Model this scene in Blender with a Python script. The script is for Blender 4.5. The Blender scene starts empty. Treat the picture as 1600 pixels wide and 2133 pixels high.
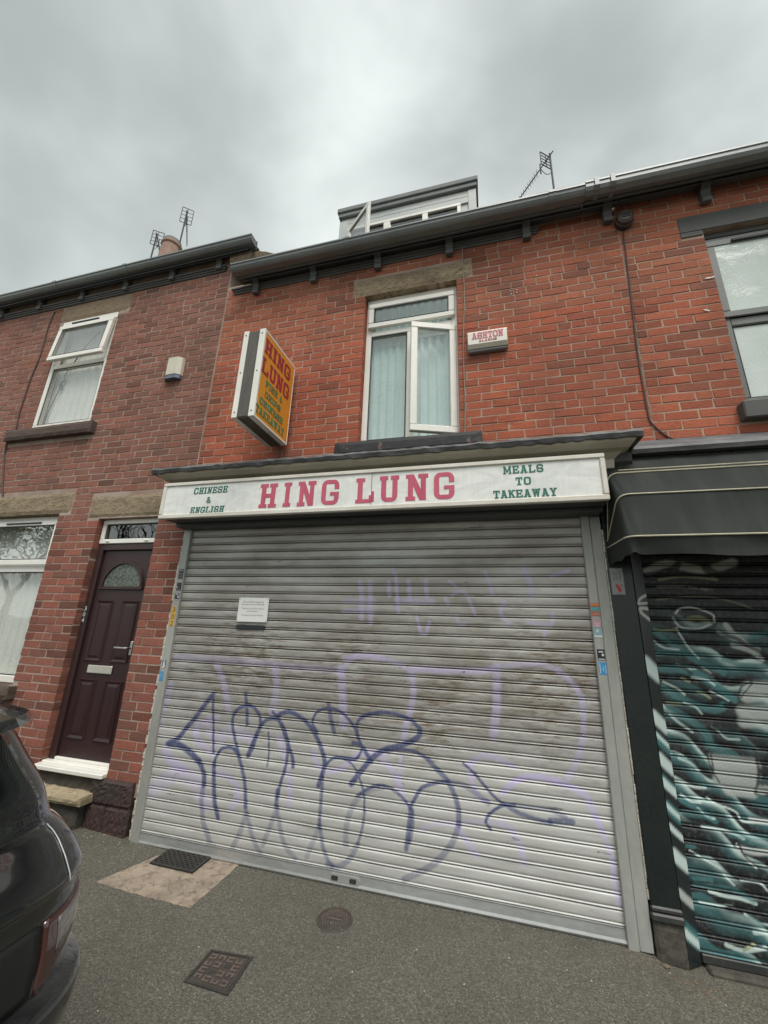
import bpy, math, random
import numpy as np
from mathutils import Matrix, Vector

random.seed(11)
np.random.seed(11)
S = bpy.context.scene
COL = S.collection

# ------------------------------------------------------------------ camera
cam = bpy.data.cameras.new('camera')
cam.sensor_fit = 'HORIZONTAL'
cam.sensor_width = 36.0
cam.lens = 36.0 * 819.87 / 1600.0
cam.clip_start = 0.05
cam.clip_end = 3000
camo = bpy.data.objects.new('camera', cam)
COL.objects.link(camo)
camo.matrix_world = Matrix(((0.96768014, 0.04018221, 0.2489589, 0.0),
                            (0.25008437, -0.27993773, -0.92687252, -3.2),
                            (0.0324492, 0.95917686, -0.28093913, 1.74),
                            (0, 0, 0, 1)))
S.camera = camo

# ------------------------------------------------------------------ sky and sun
SUN_EL, SUN_ROT = math.radians(60), math.radians(152)
W = bpy.data.worlds.new('World')
S.world = W
W.use_nodes = True
nt = W.node_tree
for n in list(nt.nodes):
    nt.nodes.remove(n)


def wn(t, **k):
    n = nt.nodes.new(t)
    for a, b in k.items():
        setattr(n, a, b)
    return n


out = wn('ShaderNodeOutputWorld')
bg = wn('ShaderNodeBackground')
sky = wn('ShaderNodeTexSky', sky_type='NISHITA', sun_disc=False, sun_elevation=SUN_EL, sun_rotation=SUN_ROT)
tc = wn('ShaderNodeTexCoord')
mp = wn('ShaderNodeMapping')
mp.inputs['Location'].default_value = (1.4, 1.0, 0.0)
mp.inputs['Rotation'].default_value = (0, 0, 0.5)
mp.inputs['Scale'].default_value = (1.0, 1.0, 1.35)
nt.links.new(tc.outputs['Generated'], mp.inputs[0])
no1 = wn('ShaderNodeTexNoise')
no1.inputs['Scale'].default_value = 1.9
no1.inputs['Detail'].default_value = 4.5
no1.inputs['Roughness'].default_value = 0.47
no1.inputs['Distortion'].default_value = 0.35
nt.links.new(mp.outputs[0], no1.inputs['Vector'])
rp = wn('ShaderNodeValToRGB')
rp.color_ramp.interpolation = 'B_SPLINE'
rp.color_ramp.elements[0].position = 0.38
rp.color_ramp.elements[1].position = 0.70
nt.links.new(no1.outputs['Fac'], rp.inputs[0])
cl = wn('ShaderNodeMix', data_type='RGBA')
cl.inputs[6].default_value = (2.25, 2.46, 2.36, 1)
cl.inputs[7].default_value = (6.3, 6.7, 6.52, 1)
nt.links.new(rp.outputs[0], cl.inputs[0])
mx = wn('ShaderNodeMix', data_type='RGBA')
mx.inputs[0].default_value = 0.93
nt.links.new(sky.outputs[0], mx.inputs[6])
nt.links.new(cl.outputs[2], mx.inputs[7])
bg.inputs['Strength'].default_value = 0.10
nt.links.new(mx.outputs[2], bg.inputs['Color'])
nt.links.new(bg.outputs[0], out.inputs[0])

sl = bpy.data.lights.new('sun', 'SUN')
sl.energy = 1.5
sl.angle = math.radians(30)
sl.color = (1.0, 0.965, 0.91)
so = bpy.data.objects.new('sun', sl)
COL.objects.link(so)
sd = Vector((math.sin(SUN_ROT) * math.cos(SUN_EL), math.cos(SUN_ROT) * math.cos(SUN_EL), math.sin(SUN_EL)))
so.rotation_euler = (-sd).to_track_quat('-Z', 'Y').to_euler()

S.view_settings.view_transform = 'Standard'
S.view_settings.look = 'None'
S.view_settings.gamma = 1.0
S.view_settings.exposure = 0.92
S.view_settings.use_curve_mapping = False
S.render.engine = 'CYCLES'
S.cycles.use_denoising = True
S.cycles.max_bounces = 6
S.cycles.transparent_max_bounces = 10
S.cycles.caustics_reflective = False
S.cycles.caustics_refractive = False

# ------------------------------------------------------------------ materials


class NT:
    def __init__(self, name):
        self.m = bpy.data.materials.new(name)
        self.m.use_nodes = True
        self.t = self.m.node_tree
        for n in list(self.t.nodes):
            self.t.nodes.remove(n)
        self.out = self.n('ShaderNodeOutputMaterial')
        self._pos = None

    def n(self, typ, **k):
        n = self.t.nodes.new(typ)
        for a, b in k.items():
            setattr(n, a, b)
        return n

    def l(self, a, b):
        self.t.links.new(a, b)

    def pos(self):
        if self._pos is None:
            self._pos = self.n('ShaderNodeNewGeometry').outputs['Position']
        return self._pos

    def put(self, sock, v):
        if isinstance(v, bpy.types.NodeSocket):
            self.l(v, sock)
        elif isinstance(v, (tuple, list)) and len(v) == 3 and sock.type == 'RGBA':
            sock.default_value = (*v, 1)
        else:
            sock.default_value = v

    def math(self, op, a, b=None, c=None, clamp=False):
        n = self.n('ShaderNodeMath', operation=op, use_clamp=clamp)
        for i, v in enumerate((a, b, c)):
            if v is not None:
                self.put(n.inputs[i], v)
        return n.outputs[0]

    def noise(self, scale, detail=3, rough=.55, stretch=None, vec=None, dist=0.0):
        v = vec or self.pos()
        if stretch:
            mpn = self.n('ShaderNodeMapping')
            mpn.inputs['Scale'].default_value = stretch
            self.l(v, mpn.inputs[0])
            v = mpn.outputs[0]
        n = self.n('ShaderNodeTexNoise')
        n.inputs['Scale'].default_value = scale
        n.inputs['Detail'].default_value = detail
        n.inputs['Roughness'].default_value = rough
        n.inputs['Distortion'].default_value = dist
        self.l(v, n.inputs['Vector'])
        return n.outputs['Fac']

    def ramp(self, fac, stops, interp='LINEAR'):
        r = self.n('ShaderNodeValToRGB')
        r.color_ramp.interpolation = interp
        el = r.color_ramp.elements
        while len(el) < len(stops):
            el.new(0.5)
        for e_, (p, c) in zip(el, stops):
            e_.position = p
            e_.color = (c, c, c, 1) if isinstance(c, (int, float)) else (*c, 1)
        self.put(r.inputs[0], fac)
        return r.outputs[0]

    def step(self, v, a, b):
        n = self.n('ShaderNodeMapRange', interpolation_type='SMOOTHSTEP')
        self.put(n.inputs[0], v)
        n.inputs[1].default_value = a
        n.inputs[2].default_value = b
        return n.outputs[0]

    def mix(self, f, a, b, mode='MIX'):
        n = self.n('ShaderNodeMix', data_type='RGBA', blend_type=mode)
        self.put(n.inputs[0], f)
        self.put(n.inputs[6], a)
        self.put(n.inputs[7], b)
        return n.outputs[2]

    def bump(self, h, strength=.3, dist=.01):
        n = self.n('ShaderNodeBump')
        n.inputs['Strength'].default_value = strength
        n.inputs['Distance'].default_value = dist
        self.l(h, n.inputs['Height'])
        return n.outputs[0]

    def pbsdf(self, col, rough=.6, metal=0., normal=None, spec=.5, coat=0., sheen=0., emit=None):
        b = self.n('ShaderNodeBsdfPrincipled')
        self.put(b.inputs['Base Color'], col)
        self.put(b.inputs['Roughness'], rough)
        self.put(b.inputs['Metallic'], metal)
        self.put(b.inputs['Specular IOR Level'], spec)
        if coat:
            b.inputs['Coat Weight'].default_value = coat
            b.inputs['Coat Roughness'].default_value = .03
        if sheen:
            b.inputs['Sheen Weight'].default_value = sheen
        if normal is not None:
            self.l(normal, b.inputs['Normal'])
        return b.outputs[0]

    def done(self, sh):
        self.l(sh, self.out.inputs[0])
        return self.m


def plain(name, c1, c2=None, scale=6., stretch=None, rough=.6, metal=0., bs=60., bstr=.15, fine=.12, spec=.5, coat=0., lo=.35, hi=.65):
    """base colour drifting between c1 and c2, with fine grain and a little relief"""
    k = NT(name)
    c2 = c2 or tuple(x * .82 for x in c1)
    f = k.ramp(k.noise(scale, 4, .6, stretch), [(lo, 0.), (hi, 1.)])
    col = k.mix(f, c1, c2)
    g = k.noise(bs, 3, .6, stretch)
    col = k.mix(1., col, k.ramp(g, [(.25, 1 - fine), (.75, 1 + fine)]), 'MULTIPLY')
    rgh = k.math('ADD', rough - .08, k.math('MULTIPLY', g, .16), clamp=True)
    nrm = k.bump(g, bstr, .004) if bstr else None
    return k.done(k.pbsdf(col, rgh, metal, nrm, spec, coat))


def brick_mat(name, single):
    k = NT(name)
    if single:
        base = k.n('ShaderNodeObjectInfo').outputs['Color']
    else:
        a = k.n('ShaderNodeAttribute', attribute_name='tint')
        base = a.outputs['Color']
    rustic = k.noise(38, 4, .7, (1., 1., 2.4))
    fine = k.noise(260, 2, .6)
    col = k.mix(1., base, k.ramp(rustic, [(.28, .66), (.5, 1.0), (.75, 1.22)]), 'MULTIPLY')
    col = k.mix(1., col, k.ramp(fine, [(.25, .86), (.75, 1.12)]), 'MULTIPLY')
    soot = k.ramp(k.noise(1.1, 6, .65, (1., 1., .6)), [(.46, 0.), (.70, .5)])
    col = k.mix(soot, col, (.125, .072, .052))
    pale = k.ramp(k.noise(7., 4, .65), [(.62, 0.), (.80, .35)])
    col = k.mix(pale, col, (.42, .23, .16))
    h = k.math('ADD', k.math('MULTIPLY', rustic, 1.), k.math('MULTIPLY', fine, .35))
    return k.done(k.pbsdf(col, .9, 0., k.bump(h, .55, .008), .25))


def mortar_mat(name, c1, c2):
    k = NT(name)
    f = k.ramp(k.noise(5., 5, .65), [(.35, 0.), (.7, 1.)])
    col = k.mix(f, c1, c2)
    g = k.noise(300, 2, .6)
    col = k.mix(1., col, k.ramp(g, [(.25, .8), (.75, 1.15)]), 'MULTIPLY')
    soot = k.ramp(k.noise(1.1, 6, .65, (1., 1., .6)), [(.46, 0.), (.70, .5)])
    col = k.mix(soot, col, (.17, .115, .085))
    lost = k.ramp(k.noise(3.1, 4, .6), [(.50, 0.), (.66, .55)])
    col = k.mix(lost, col, (.27, .155, .115))
    return k.done(k.pbsdf(col, .95, 0., k.bump(g, .4, .004), .2))


def stone_mat(name, c1, c2, dark, amt=.6):
    k = NT(name)
    f = k.noise(9, 5, .65, (1., 1., 2.2))
    col = k.mix(k.ramp(f, [(.3, 0.), (.7, 1.)]), c1, c2)
    tool = k.noise(22, 4, .7, (.9, 1., 3.2), dist=.6)
    col = k.mix(k.ramp(tool, [(.50, 0.), (.64, amt)]), col, dark)
    stain = k.ramp(k.noise(2.2, 4, .6), [(.52, 0.), (.68, .55)])
    col = k.mix(stain, col, tuple(x * .75 for x in dark))
    g = k.noise(180, 2, .6)
    col = k.mix(1., col, k.ramp(g, [(.25, .85), (.75, 1.12)]), 'MULTIPLY')
    h = k.math('ADD', k.math('MULTIPLY', tool, 1.), k.math('MULTIPLY', g, .25))
    return k.done(k.pbsdf(col, .92, 0., k.bump(h, .5, .01), .25))


def glass_mat(name, tint=(1, 1, 1), rough=0.0, ior=1.5, extra=.0):
    k = NT(name)
    lw_ = k.n('ShaderNodeLayerWeight')
    lw_.inputs[0].default_value = .5
    f5 = k.math('ADD', k.math('MULTIPLY', k.math('POWER', lw_.outputs['Facing'], 5.), .9), .045)
    tr = k.n('ShaderNodeBsdfTransparent')
    k.put(tr.inputs[0], tint)
    gl = k.n('ShaderNodeBsdfGlossy')
    gl.inputs['Roughness'].default_value = rough
    w = k.bump(k.noise(2.5, 2, .5), .06, .02)
    k.l(w, gl.inputs['Normal'])
    ms = k.n('ShaderNodeMixShader')
    k.put(ms.inputs[0], k.math('ADD', f5, extra, clamp=True))
    k.l(tr.outputs[0], ms.inputs[1])
    k.l(gl.outputs[0], ms.inputs[2])
    return k.done(ms.outputs[0])


def frost_mat(name):
    k = NT(name)
    v = k.n('ShaderNodeTexVoronoi', feature='DISTANCE_TO_EDGE')
    v.inputs['Scale'].default_value = 26
    mpn = k.n('ShaderNodeMapping')
    mpn.inputs['Rotation'].default_value = (0, .6, 0)
    mpn.inputs['Scale'].default_value = (2.6, 1, .7)
    n0 = k.n('ShaderNodeTexNoise')
    n0.inputs['Scale'].default_value = 3.
    k.l(k.pos(), n0.inputs['Vector'])
    vm = k.n('ShaderNodeVectorMath', operation='MULTIPLY_ADD')
    k.l(n0.outputs['Color'], vm.inputs[0])
    vm.inputs[1].default_value = (.5, .0, .5)
    k.l(k.pos(), vm.inputs[2])
    k.l(vm.outputs[0], mpn.inputs[0])
    k.l(mpn.outputs[0], v.inputs['Vector'])
    h = k.ramp(v.outputs['Distance'], [(0., 0.), (.25, 1.)])
    big = k.ramp(k.noise(2.2, 3, .5), [(.35, 0.), (.7, 1.)])
    col = k.mix(big, (.60, .66, .64), (.47, .55, .45))
    col = k.mix(k.math('MULTIPLY', h, .22), col, (.74, .78, .75))
    return k.done(k.pbsdf(col, .18, 0., k.bump(h, .16, .004), .5))


def lace_mat(name, c, alpha=.85):
    k = NT(name)
    v = k.n('ShaderNodeTexVoronoi')
    v.inputs['Scale'].default_value = 42
    k.l(k.pos(), v.inputs['Vector'])
    pat = k.ramp(v.outputs['Distance'], [(.22, 0.), (.5, 1.)])
    pat = k.mix(k.ramp(k.noise(7, 3, .6), [(.42, 0.), (.6, 1.)]), pat, (.5, .5, .5))
    col = k.mix(pat, c, tuple(x * .88 for x in c))
    df = k.n('ShaderNodeBsdfDiffuse')
    k.l(col, df.inputs[0])
    tl = k.n('ShaderNodeBsdfTranslucent')
    k.l(col, tl.inputs[0])
    a = k.n('ShaderNodeMixShader')
    a.inputs[0].default_value = .08
    k.l(df.outputs[0], a.inputs[1])
    k.l(tl.outputs[0], a.inputs[2])
    tr = k.n('ShaderNodeBsdfTransparent')
    b = k.n('ShaderNodeMixShader')
    k.put(b.inputs[0], k.math('SUBTRACT', alpha, k.math('MULTIPLY', pat, .22)))
    k.l(tr.outputs[0], b.inputs[1])
    k.l(a.outputs[0], b.inputs[2])
    return k.done(b.outputs[0])


def slat_mat(name, steel1, steel2, rust=.6, perf_lo=.86, perf_hi=2.3, metal=.55, dot=.0068, dirty=True):
    """galvanised slats: grime, rust streaks, pin-hole perforations, and spray paint from the 'paint' attribute"""
    k = NT(name)
    p = k.pos()
    sp = k.n('ShaderNodeSeparateXYZ')
    k.l(p, sp.inputs[0])
    x, z = sp.outputs[0], sp.outputs[2]
    f = k.noise(4.5, 5, .65, (.35, 1., 1.6))
    col = k.mix(k.ramp(f, [(.3, 0.), (.7, 1.)]), steel1, steel2)
    streak = k.noise(26, 4, .7, (.12, 1., 1.5))
    col = k.mix(1., col, k.ramp(streak, [(.3, .84), (.7, 1.08)]), 'MULTIPLY')
    zone = k.math('MULTIPLY', k.step(z, .62, 1.0), k.math('SUBTRACT', 1., k.step(z, 1.5, 2.25)))
    rn = k.ramp(k.noise(30, 5, .75, (.2, 1., 1.4)), [(.44, 0.), (.62, 1.)])
    rn2 = k.ramp(k.noise(1.7, 3, .5), [(.36, .1), (.60, 1.)])
    rf = k.math('MULTIPLY', k.math('MULTIPLY', rn, rn2), k.math('MULTIPLY', zone, rust))
    if dirty:
        col = k.mix(rf, col, (.17, .105, .055))
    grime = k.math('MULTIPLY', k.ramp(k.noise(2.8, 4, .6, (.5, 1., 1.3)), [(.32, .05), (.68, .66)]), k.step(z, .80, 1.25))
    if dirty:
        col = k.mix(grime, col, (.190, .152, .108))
    # pin holes, staggered rows
    pi2 = 2 * math.pi
    a = k.math('SINE', k.math('MULTIPLY', k.math('ADD', x, z), pi2 / dot * .5))
    b = k.math('SINE', k.math('MULTIPLY', k.math('SUBTRACT', x, z), pi2 / dot * .5))
    hole = k.step(k.math('MULTIPLY', a, b), .25, .62)
    pm = k.math('MULTIPLY', k.step(z, perf_lo - .01, perf_lo + .01), k.math('SUBTRACT', 1., k.step(z, perf_hi - .02, perf_hi + .02)))
    pm = k.math('MULTIPLY', pm, k.step(k.noise(1.1, 2, .5), .30, .36))
    hole = k.math('MULTIPLY', hole, pm)
    at = k.n('ShaderNodeAttribute', attribute_name='paint')
    cov = k.math('MULTIPLY', at.outputs['Alpha'], k.ramp(k.noise(45, 3, .7), [(.22, .8 if dirty is False else .55), (.5, 1.)]))
    col = k.mix(cov, col, at.outputs['Color'])
    chip = k.ramp(k.noise(9, 5, .72, (.45, 1., 2.2)), [(.645, 0.), (.665, .7)])
    if dirty:
        col = k.mix(chip, col, (.13, .125, .12))
    col = k.mix(k.math('MULTIPLY', hole, .85), col, (.03, .028, .025))
    met = k.math('MULTIPLY', k.math('SUBTRACT', 1., k.math('MULTIPLY', cov, .9)), metal)
    met = k.math('MULTIPLY', met, k.math('SUBTRACT', 1., k.math('MULTIPLY', hole, .8)))
    rg = k.math('ADD', .40, k.math('MULTIPLY', streak, .2))
    return k.done(k.pbsdf(col, rg, met, k.bump(streak, .03, .003), .5))


def asphalt_mat(name):
    k = NT(name)
    big = k.noise(1.3, 5, .6)
    col = k.mix(k.ramp(big, [(.3, 0.), (.7, 1.)]), (.112, .107, .088), (.142, .132, .107))
    red = k.ramp(k.noise(2.1, 4, .6), [(.55, 0.), (.75, .4)])
    col = k.mix(red, col, (.140, .113, .094))
    v = k.n('ShaderNodeTexVoronoi')
    v.inputs['Scale'].default_value = 150
    k.l(k.pos(), v.inputs['Vector'])
    sepc = k.n('ShaderNodeSeparateColor')
    k.l(v.outputs['Color'], sepc.inputs[0])
    col = k.mix(1., col, k.ramp(sepc.outputs[0], [(.0, .62), (.5, .96), (.88, 1.2), (1., 1.8)]), 'MULTIPLY')
    g = k.noise(70, 4, .7)
    col = k.mix(1., col, k.ramp(g, [(.25, .78), (.75, 1.2)]), 'MULTIPLY')
    v2 = k.n('ShaderNodeTexVoronoi')
    v2.inputs['Scale'].default_value = 20
    k.l(k.pos(), v2.inputs['Vector'])
    s2 = k.n('ShaderNodeSeparateColor')
    k.l(v2.outputs['Color'], s2.inputs[0])
    spk = k.math('MULTIPLY', k.math('LESS_THAN', v2.outputs['Distance'], .085), k.math('GREATER_THAN', s2.outputs[1], .955))
    col = k.mix(k.math('MULTIPLY', spk, .8), col, (.62, .62, .60))
    st = k.ramp(k.noise(3.3, 5, .65), [(.56, 0.), (.70, .35)])
    col = k.mix(st, col, (.07, .066, .056))
    gum = k.n('ShaderNodeTexVoronoi')
    gum.inputs['Scale'].default_value = 2.6
    k.l(k.pos(), gum.inputs['Vector'])
    col = k.mix(k.math('MULTIPLY', k.math('LESS_THAN', gum.outputs['Distance'], .06), .35), col, (.20, .19, .17))
    h = k.math('ADD', k.math('MULTIPLY', v.outputs['Distance'], -1.2), g)
    return k.done(k.pbsdf(col, .86, 0., k.bump(h, .7, .006), .35))


def sign_white_mat(name):
    k = NT(name)
    sw = k.noise(3.2, 4, .6, (1., 1., 2.), dist=2.2)
    col = k.mix(k.ramp(sw, [(.35, 0.), (.62, 1.)]), (.84, .84, .80), (.70, .71, .68))
    run = k.noise(30, 3, .6, (1., 1., .12))
    col = k.mix(k.ramp(run, [(.5, 0.), (.75, .35)]), col, (.58, .54, .47))
    sm = k.ramp(k.noise(14, 4, .7), [(.62, 0.), (.70, .4)])
    col = k.mix(sm, col, (.82, .83, .82))
    return k.done(k.pbsdf(col, .32, 0., None, .5))


def timber_mat(name, c1, c2, rough=.45, vertical=True):
    k = NT(name)
    st = (14., 14., .7) if vertical else (.8, 10., 10.)
    f = k.noise(3.4, 5, .65, st, dist=.3)
    col = k.mix(k.ramp(f, [(.3, 0.), (.7, 1.)]), c1, c2)
    g = k.noise(10, 4, .7, st)
    return k.done(k.pbsdf(col, rough, 0., k.bump(g, .35, .004), .45))


def leaf_mat(name, c1, c2):
    k = NT(name)
    f = k.noise(2.2, 3, .6)
    col = k.mix(k.ramp(f, [(.3, 0.), (.7, 1.)]), c1, c2)
    return k.done(k.pbsdf(col, .6, 0., None, .3))


M = {}
M['brick'] = brick_mat('brick', True)
M['brickf'] = brick_mat('brick_field', False)
M['mortar'] = mortar_mat('mortar', (.50, .37, .29), (.36, .26, .205))
M['mortar2'] = mortar_mat('mortar_grey', (.45, .36, .30), (.33, .255, .21))
M['sandstone'] = stone_mat('sandstone', (.35, .28, .185), (.27, .21, .14), (.10, .078, .054), .85)
M['sandstone2'] = stone_mat('sandstone_pale', (.29, .225, .15), (.23, .17, .115), (.125, .095, .07), .6)
M['stepstone'] = stone_mat('step_stone', (.46, .385, .26), (.34, .275, .18), (.17, .13, .085), .6)
M['slab'] = stone_mat('pavement_slab', (.40, .325, .255), (.29, .235, .185), (.15, .12, .095), .75)
M['brownsill'] = stone_mat('brown_sill', (.13, .095, .08), (.10, .075, .063), (.06, .045, .04), .5)
M['greypaint'] = plain('grey_masonry_paint', (.095, .095, .09), (.075, .077, .073), 3., None, .7)
M['plinthpaint'] = plain('maroon_plinth_paint', (.068, .036, .034), (.045, .034, .03), 5., None, .75, 0., 40, .5, .3)
M['concrete'] = plain('dark_concrete', (.085, .075, .06), (.055, .05, .042), 8., None, .9, 0., 50, .5, .3)
k = NT('black_sill_paint')
pk = k.ramp(k.noise(7, 4, .6), [(.60, 0.), (.63, 1.)])
g = k.noise(45, 4, .6, (.5, 1, 1))
cc = k.mix(pk, k.mix(g, (.022, .023, .025), (.05, .05, .052)), (.17, .10, .085))
M['blacksill'] = k.done(k.pbsdf(cc, .6, 0., k.bump(g, .35, .006), .3))
M['upvc'] = plain('white_upvc', (.84, .82, .76), (.78, .76, .70), 4., None, .34, 0., 40, .03, .04)
M['upvcgrey'] = plain('grey_window_frame', (.17, .175, .165), (.14, .145, .138), 4., None, .42, 0., 40, .03, .05)
M['gasket'] = plain('black_gasket', (.02, .02, .02), None, 8., None, .6)
M['glass'] = glass_mat('window_glass', (.97, .98, .97), 0., 1.5, .16)
M['glassplain'] = glass_mat('still_window_glass', (.97, .98, .97), 0., 1.5, .03)
M['ironmid'] = plain('worn_cast_iron', (.085, .070, .060), (.066, .056, .05), 14., None, .7, .3, 90, .4, .2)
M['glassteal'] = glass_mat('tinted_window_glass', (.93, .98, .97), 0., 1.5, .12)
M['glassdark'] = glass_mat('dark_window_glass', (.5, .52, .52), .0, 1.6, .10)
M['frost'] = frost_mat('frosted_glass')
M['lace'] = lace_mat('white_lace', (.94, .94, .90), 1.2)
M['laceteal'] = lace_mat('pale_teal_lace', (.88, .97, .94), 1.2)
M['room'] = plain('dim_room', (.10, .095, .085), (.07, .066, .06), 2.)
M['gutter'] = plain('grey_gutter_plastic', (.20, .215, .215), (.16, .172, .172), 5., (.3, 1, 1), .38, 0., 50, .05, .1)
M['soffit'] = plain('dark_eaves_timber', (.105, .11, .108), (.08, .083, .082), 5., (.4, 1, 1), .6, 0., 40, .2, .15)
M['slate'] = plain('roof_slate', (.07, .072, .078), (.05, .05, .055), 4., None, .6, 0., 20, .3)
M['dormerboard'] = plain('grey_white_cladding', (.50, .52, .50), (.42, .44, .43), 3., (.4, 1, 1), .5, 0., 40, .05, .06)
M['dormerroof'] = plain('grey_felt', (.19, .205, .20), (.15, .16, .158), 4., None, .7)
M['clay'] = plain('clay_pot', (.36, .23, .17), (.28, .18, .14), 8., None, .85)
M['potcap'] = plain('pot_cap_grey', (.20, .20, .19), None, 8., None, .8)
M['aerial'] = plain('aerial_metal', (.06, .062, .064), (.045, .047, .05), 9., None, .5, .3)
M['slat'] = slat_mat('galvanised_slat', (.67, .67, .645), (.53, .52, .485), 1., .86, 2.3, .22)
M['muralslat'] = slat_mat('painted_slat', (.50, .50, .48), (.38, .38, .36), .0, .80, 2.4, .2, .0072, False)
k = NT('mural_painted_steel')
at = k.n('ShaderNodeAttribute', attribute_name='paint')
M['muralflat'] = k.done(k.pbsdf(k.mix(at.outputs['Alpha'], (.016, .021, .022), at.outputs['Color']), .22, 0., None, .55))
M['guide'] = plain('guide_rail_paint', (.40, .405, .375), (.34, .34, .31), 6., (1, 1, .3), .5, .15, 60, .06, .08)
M['rail'] = plain('bottom_bar_metal', (.52, .53, .52), (.42, .43, .42), 5., (.3, 1, 1), .38, .45, 60, .06, .1)
M['flake'] = plain('flaking_white_paint', (.66, .63, .55), (.40, .33, .26), 40., None, .8, 0., 60, .5, .2)
M['alu'] = plain('cream_aluminium', (.70, .67, .60), (.60, .56, .48), 8., (.5, 1, 1), .42, .1, 60, .03, .06)
M['signwhite'] = sign_white_mat('white_acrylic')
M['redletter'] = plain('red_letter_vinyl', (.56, .105, .165), (.47, .075, .13), 9., (1, 1, .25), .45, 0., 50, 0, .08)
M['greenletter'] = plain('green_letter_vinyl', (.022, .16, .115), (.03, .13, .10), 5., None, .4, 0., 50, 0, .06)
M['hood'] = plain('hood_grey', (.085, .09, .09), (.06, .065, .065), 3., (.3, 1, 1), .5, .2)
M['orange'] = plain('orange_sign_face', (.78, .32, .03), (.70, .29, .03), 3., None, .4, 0., 50, 0, .05)
M['redletter2'] = plain('dark_red_sign_vinyl', (.36, .035, .06), (.31, .035, .055), 5., None, .4, 0., 50, 0, .06)
M['greenletter2'] = plain('green_sign_vinyl', (.055, .235, .12), (.07, .21, .11), 9., None, .4, 0., 50, 0, .08)
M['boxbrown'] = plain('grey_brown_sign_case', (.115, .105, .092), (.085, .08, .072), 8., (6, 6, .5), .5, .2)
M['boxunder'] = plain('sign_case_underside', (.10, .085, .06), (.07, .06, .045), 8., None, .6)
M['screw'] = plain('screw_head', (.05, .04, .035), None, 20., None, .5, .4)
M['lead'] = plain('lead_flashing', (.17, .175, .18), (.07, .07, .072), 9., (.35, 1, 1), .6, .1, 30, .5, .25)
M['creampaint'] = plain('cream_timber_paint', (.50, .46, .37), (.42, .38, .30), 4., (.3, 1, 1), .65, 0., 40, .15, .1)
M['fabric'] = plain('charcoal_awning_fabric', (.040, .043, .040), (.028, .031, .029), 3., (3, 1, .4), .8, 0., 400, .2, .12, .2)
M['piping'] = plain('cream_piping', (.56, .52, .38), (.42, .39, .28), 10., (.6, 1, 1), .5)
M['blackpaint'] = plain('black_green_gloss_paint', (.012, .018, .018), (.016, .022, .021), 3., None, .28, 0., 30, .03, .1)
M['blacktrim'] = plain('weathered_black_trim', (.03, .034, .033), (.05, .05, .047), 8., None, .5, 0., 40, .2, .2)
M['door'] = timber_mat('maroon_woodgrain', (.040, .017, .018), (.028, .012, .013), .36)
M['doorframe'] = timber_mat('brown_frame', (.048, .025, .024), (.036, .019, .018), .4)
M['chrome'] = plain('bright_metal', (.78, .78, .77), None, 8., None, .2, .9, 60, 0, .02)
M['letterplate'] = plain('satin_letter_plate', (.68, .66, .60), (.60, .58, .52), 8., (.4, 1, 1), .35, .5, 60, .03, .05)
M['archglass'] = frost_mat('green_obscure_glass')
k = NT('dark_obscure_glass')
vv = k.noise(45, 4, .7)
M['archglass'] = k.done(k.pbsdf(k.mix(k.ramp(vv, [(.4, 0.), (.65, 1.)]), (.035, .045, .035), (.17, .20, .16)), .12, 0., k.bump(vv, .7, .01), .7))
M['whiteplastic'] = plain('aged_white_plastic', (.62, .59, .48), (.55, .52, .42), 5., None, .42, 0., 60, .03, .05)
M['bluegrey'] = plain('blue_grey_plastic', (.13, .16, .23), None, 5., None, .35)
M['bellwhite'] = plain('bell_box_white', (.78, .75, .66), (.70, .67, .58), 5., None, .35, 0., 60, .03, .05)
M['bellshade'] = plain('bell_box_base', (.20, .20, .21), None, 5., None, .5)
M['siren'] = plain('rust_brown_plastic', (.055, .035, .03), (.04, .028, .025), 8., None, .5)
M['cable'] = plain('brown_cable', (.085, .05, .04), None, 20., None, .7)
M['cablepale'] = plain('pale_cable', (.30, .24, .19), None, 20., None, .7)
M['asphalt'] = asphalt_mat('asphalt')
M['road'] = asphalt_mat('road_asphalt')
M['iron'] = plain('rusty_cast_iron', (.165, .128, .104), (.125, .100, .084), 14., None, .7, .3, 90, .4, .2)
M['irondark'] = plain('dark_cast_iron', (.062, .057, .052), (.045, .042, .039), 14., None, .65, .3, 90, .4, .2)
M['kerb'] = plain('kerb_stone', (.26, .25, .23), (.2, .19, .175), 5., None, .85)
M['paper'] = plain('white_notice_board', (.80, .80, .76), (.74, .74, .70), 5., None, .5, 0., 60, 0, .03)
M['ink'] = plain('black_ink', (.03, .03, .035), None, 9., None, .6, 0., 60, 0)
M['inkgrey'] = plain('grey_ink', (.16, .16, .16), None, 9., None, .6, 0., 60, 0)
M['yellow'] = plain('yellow_number_sticker', (.70, .40, .045), None, 9., None, .5, 0., 60, 0)
M['stblack'] = plain('black_sticker', (.02, .024, .03), None, 9., None, .4, 0., 60, 0)
M['stblue'] = plain('blue_sticker', (.045, .26, .52), (.06, .30, .55), 30., None, .4, 0., 60, 0)
M['stteal'] = plain('teal_sticker', (.10, .36, .36), None, 9., None, .4, 0., 60, 0)
M['storange'] = plain('orange_red_sticker', (.52, .12, .06), None, 9., None, .4, 0., 60, 0)
M['stamber'] = plain('amber_sticker', (.62, .27, .05), None, 9., None, .4, 0., 60, 0)
M['stpink'] = plain('pink_sticker', (.56, .30, .36), None, 9., None, .45, 0., 60, 0)
M['stlight'] = plain('pale_blue_sticker', (.30, .46, .50), None, 9., None, .45, 0., 60, 0)
M['stwhite'] = plain('white_sticker_print', (.72, .72, .70), None, 9., None, .5, 0., 60, 0)
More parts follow.
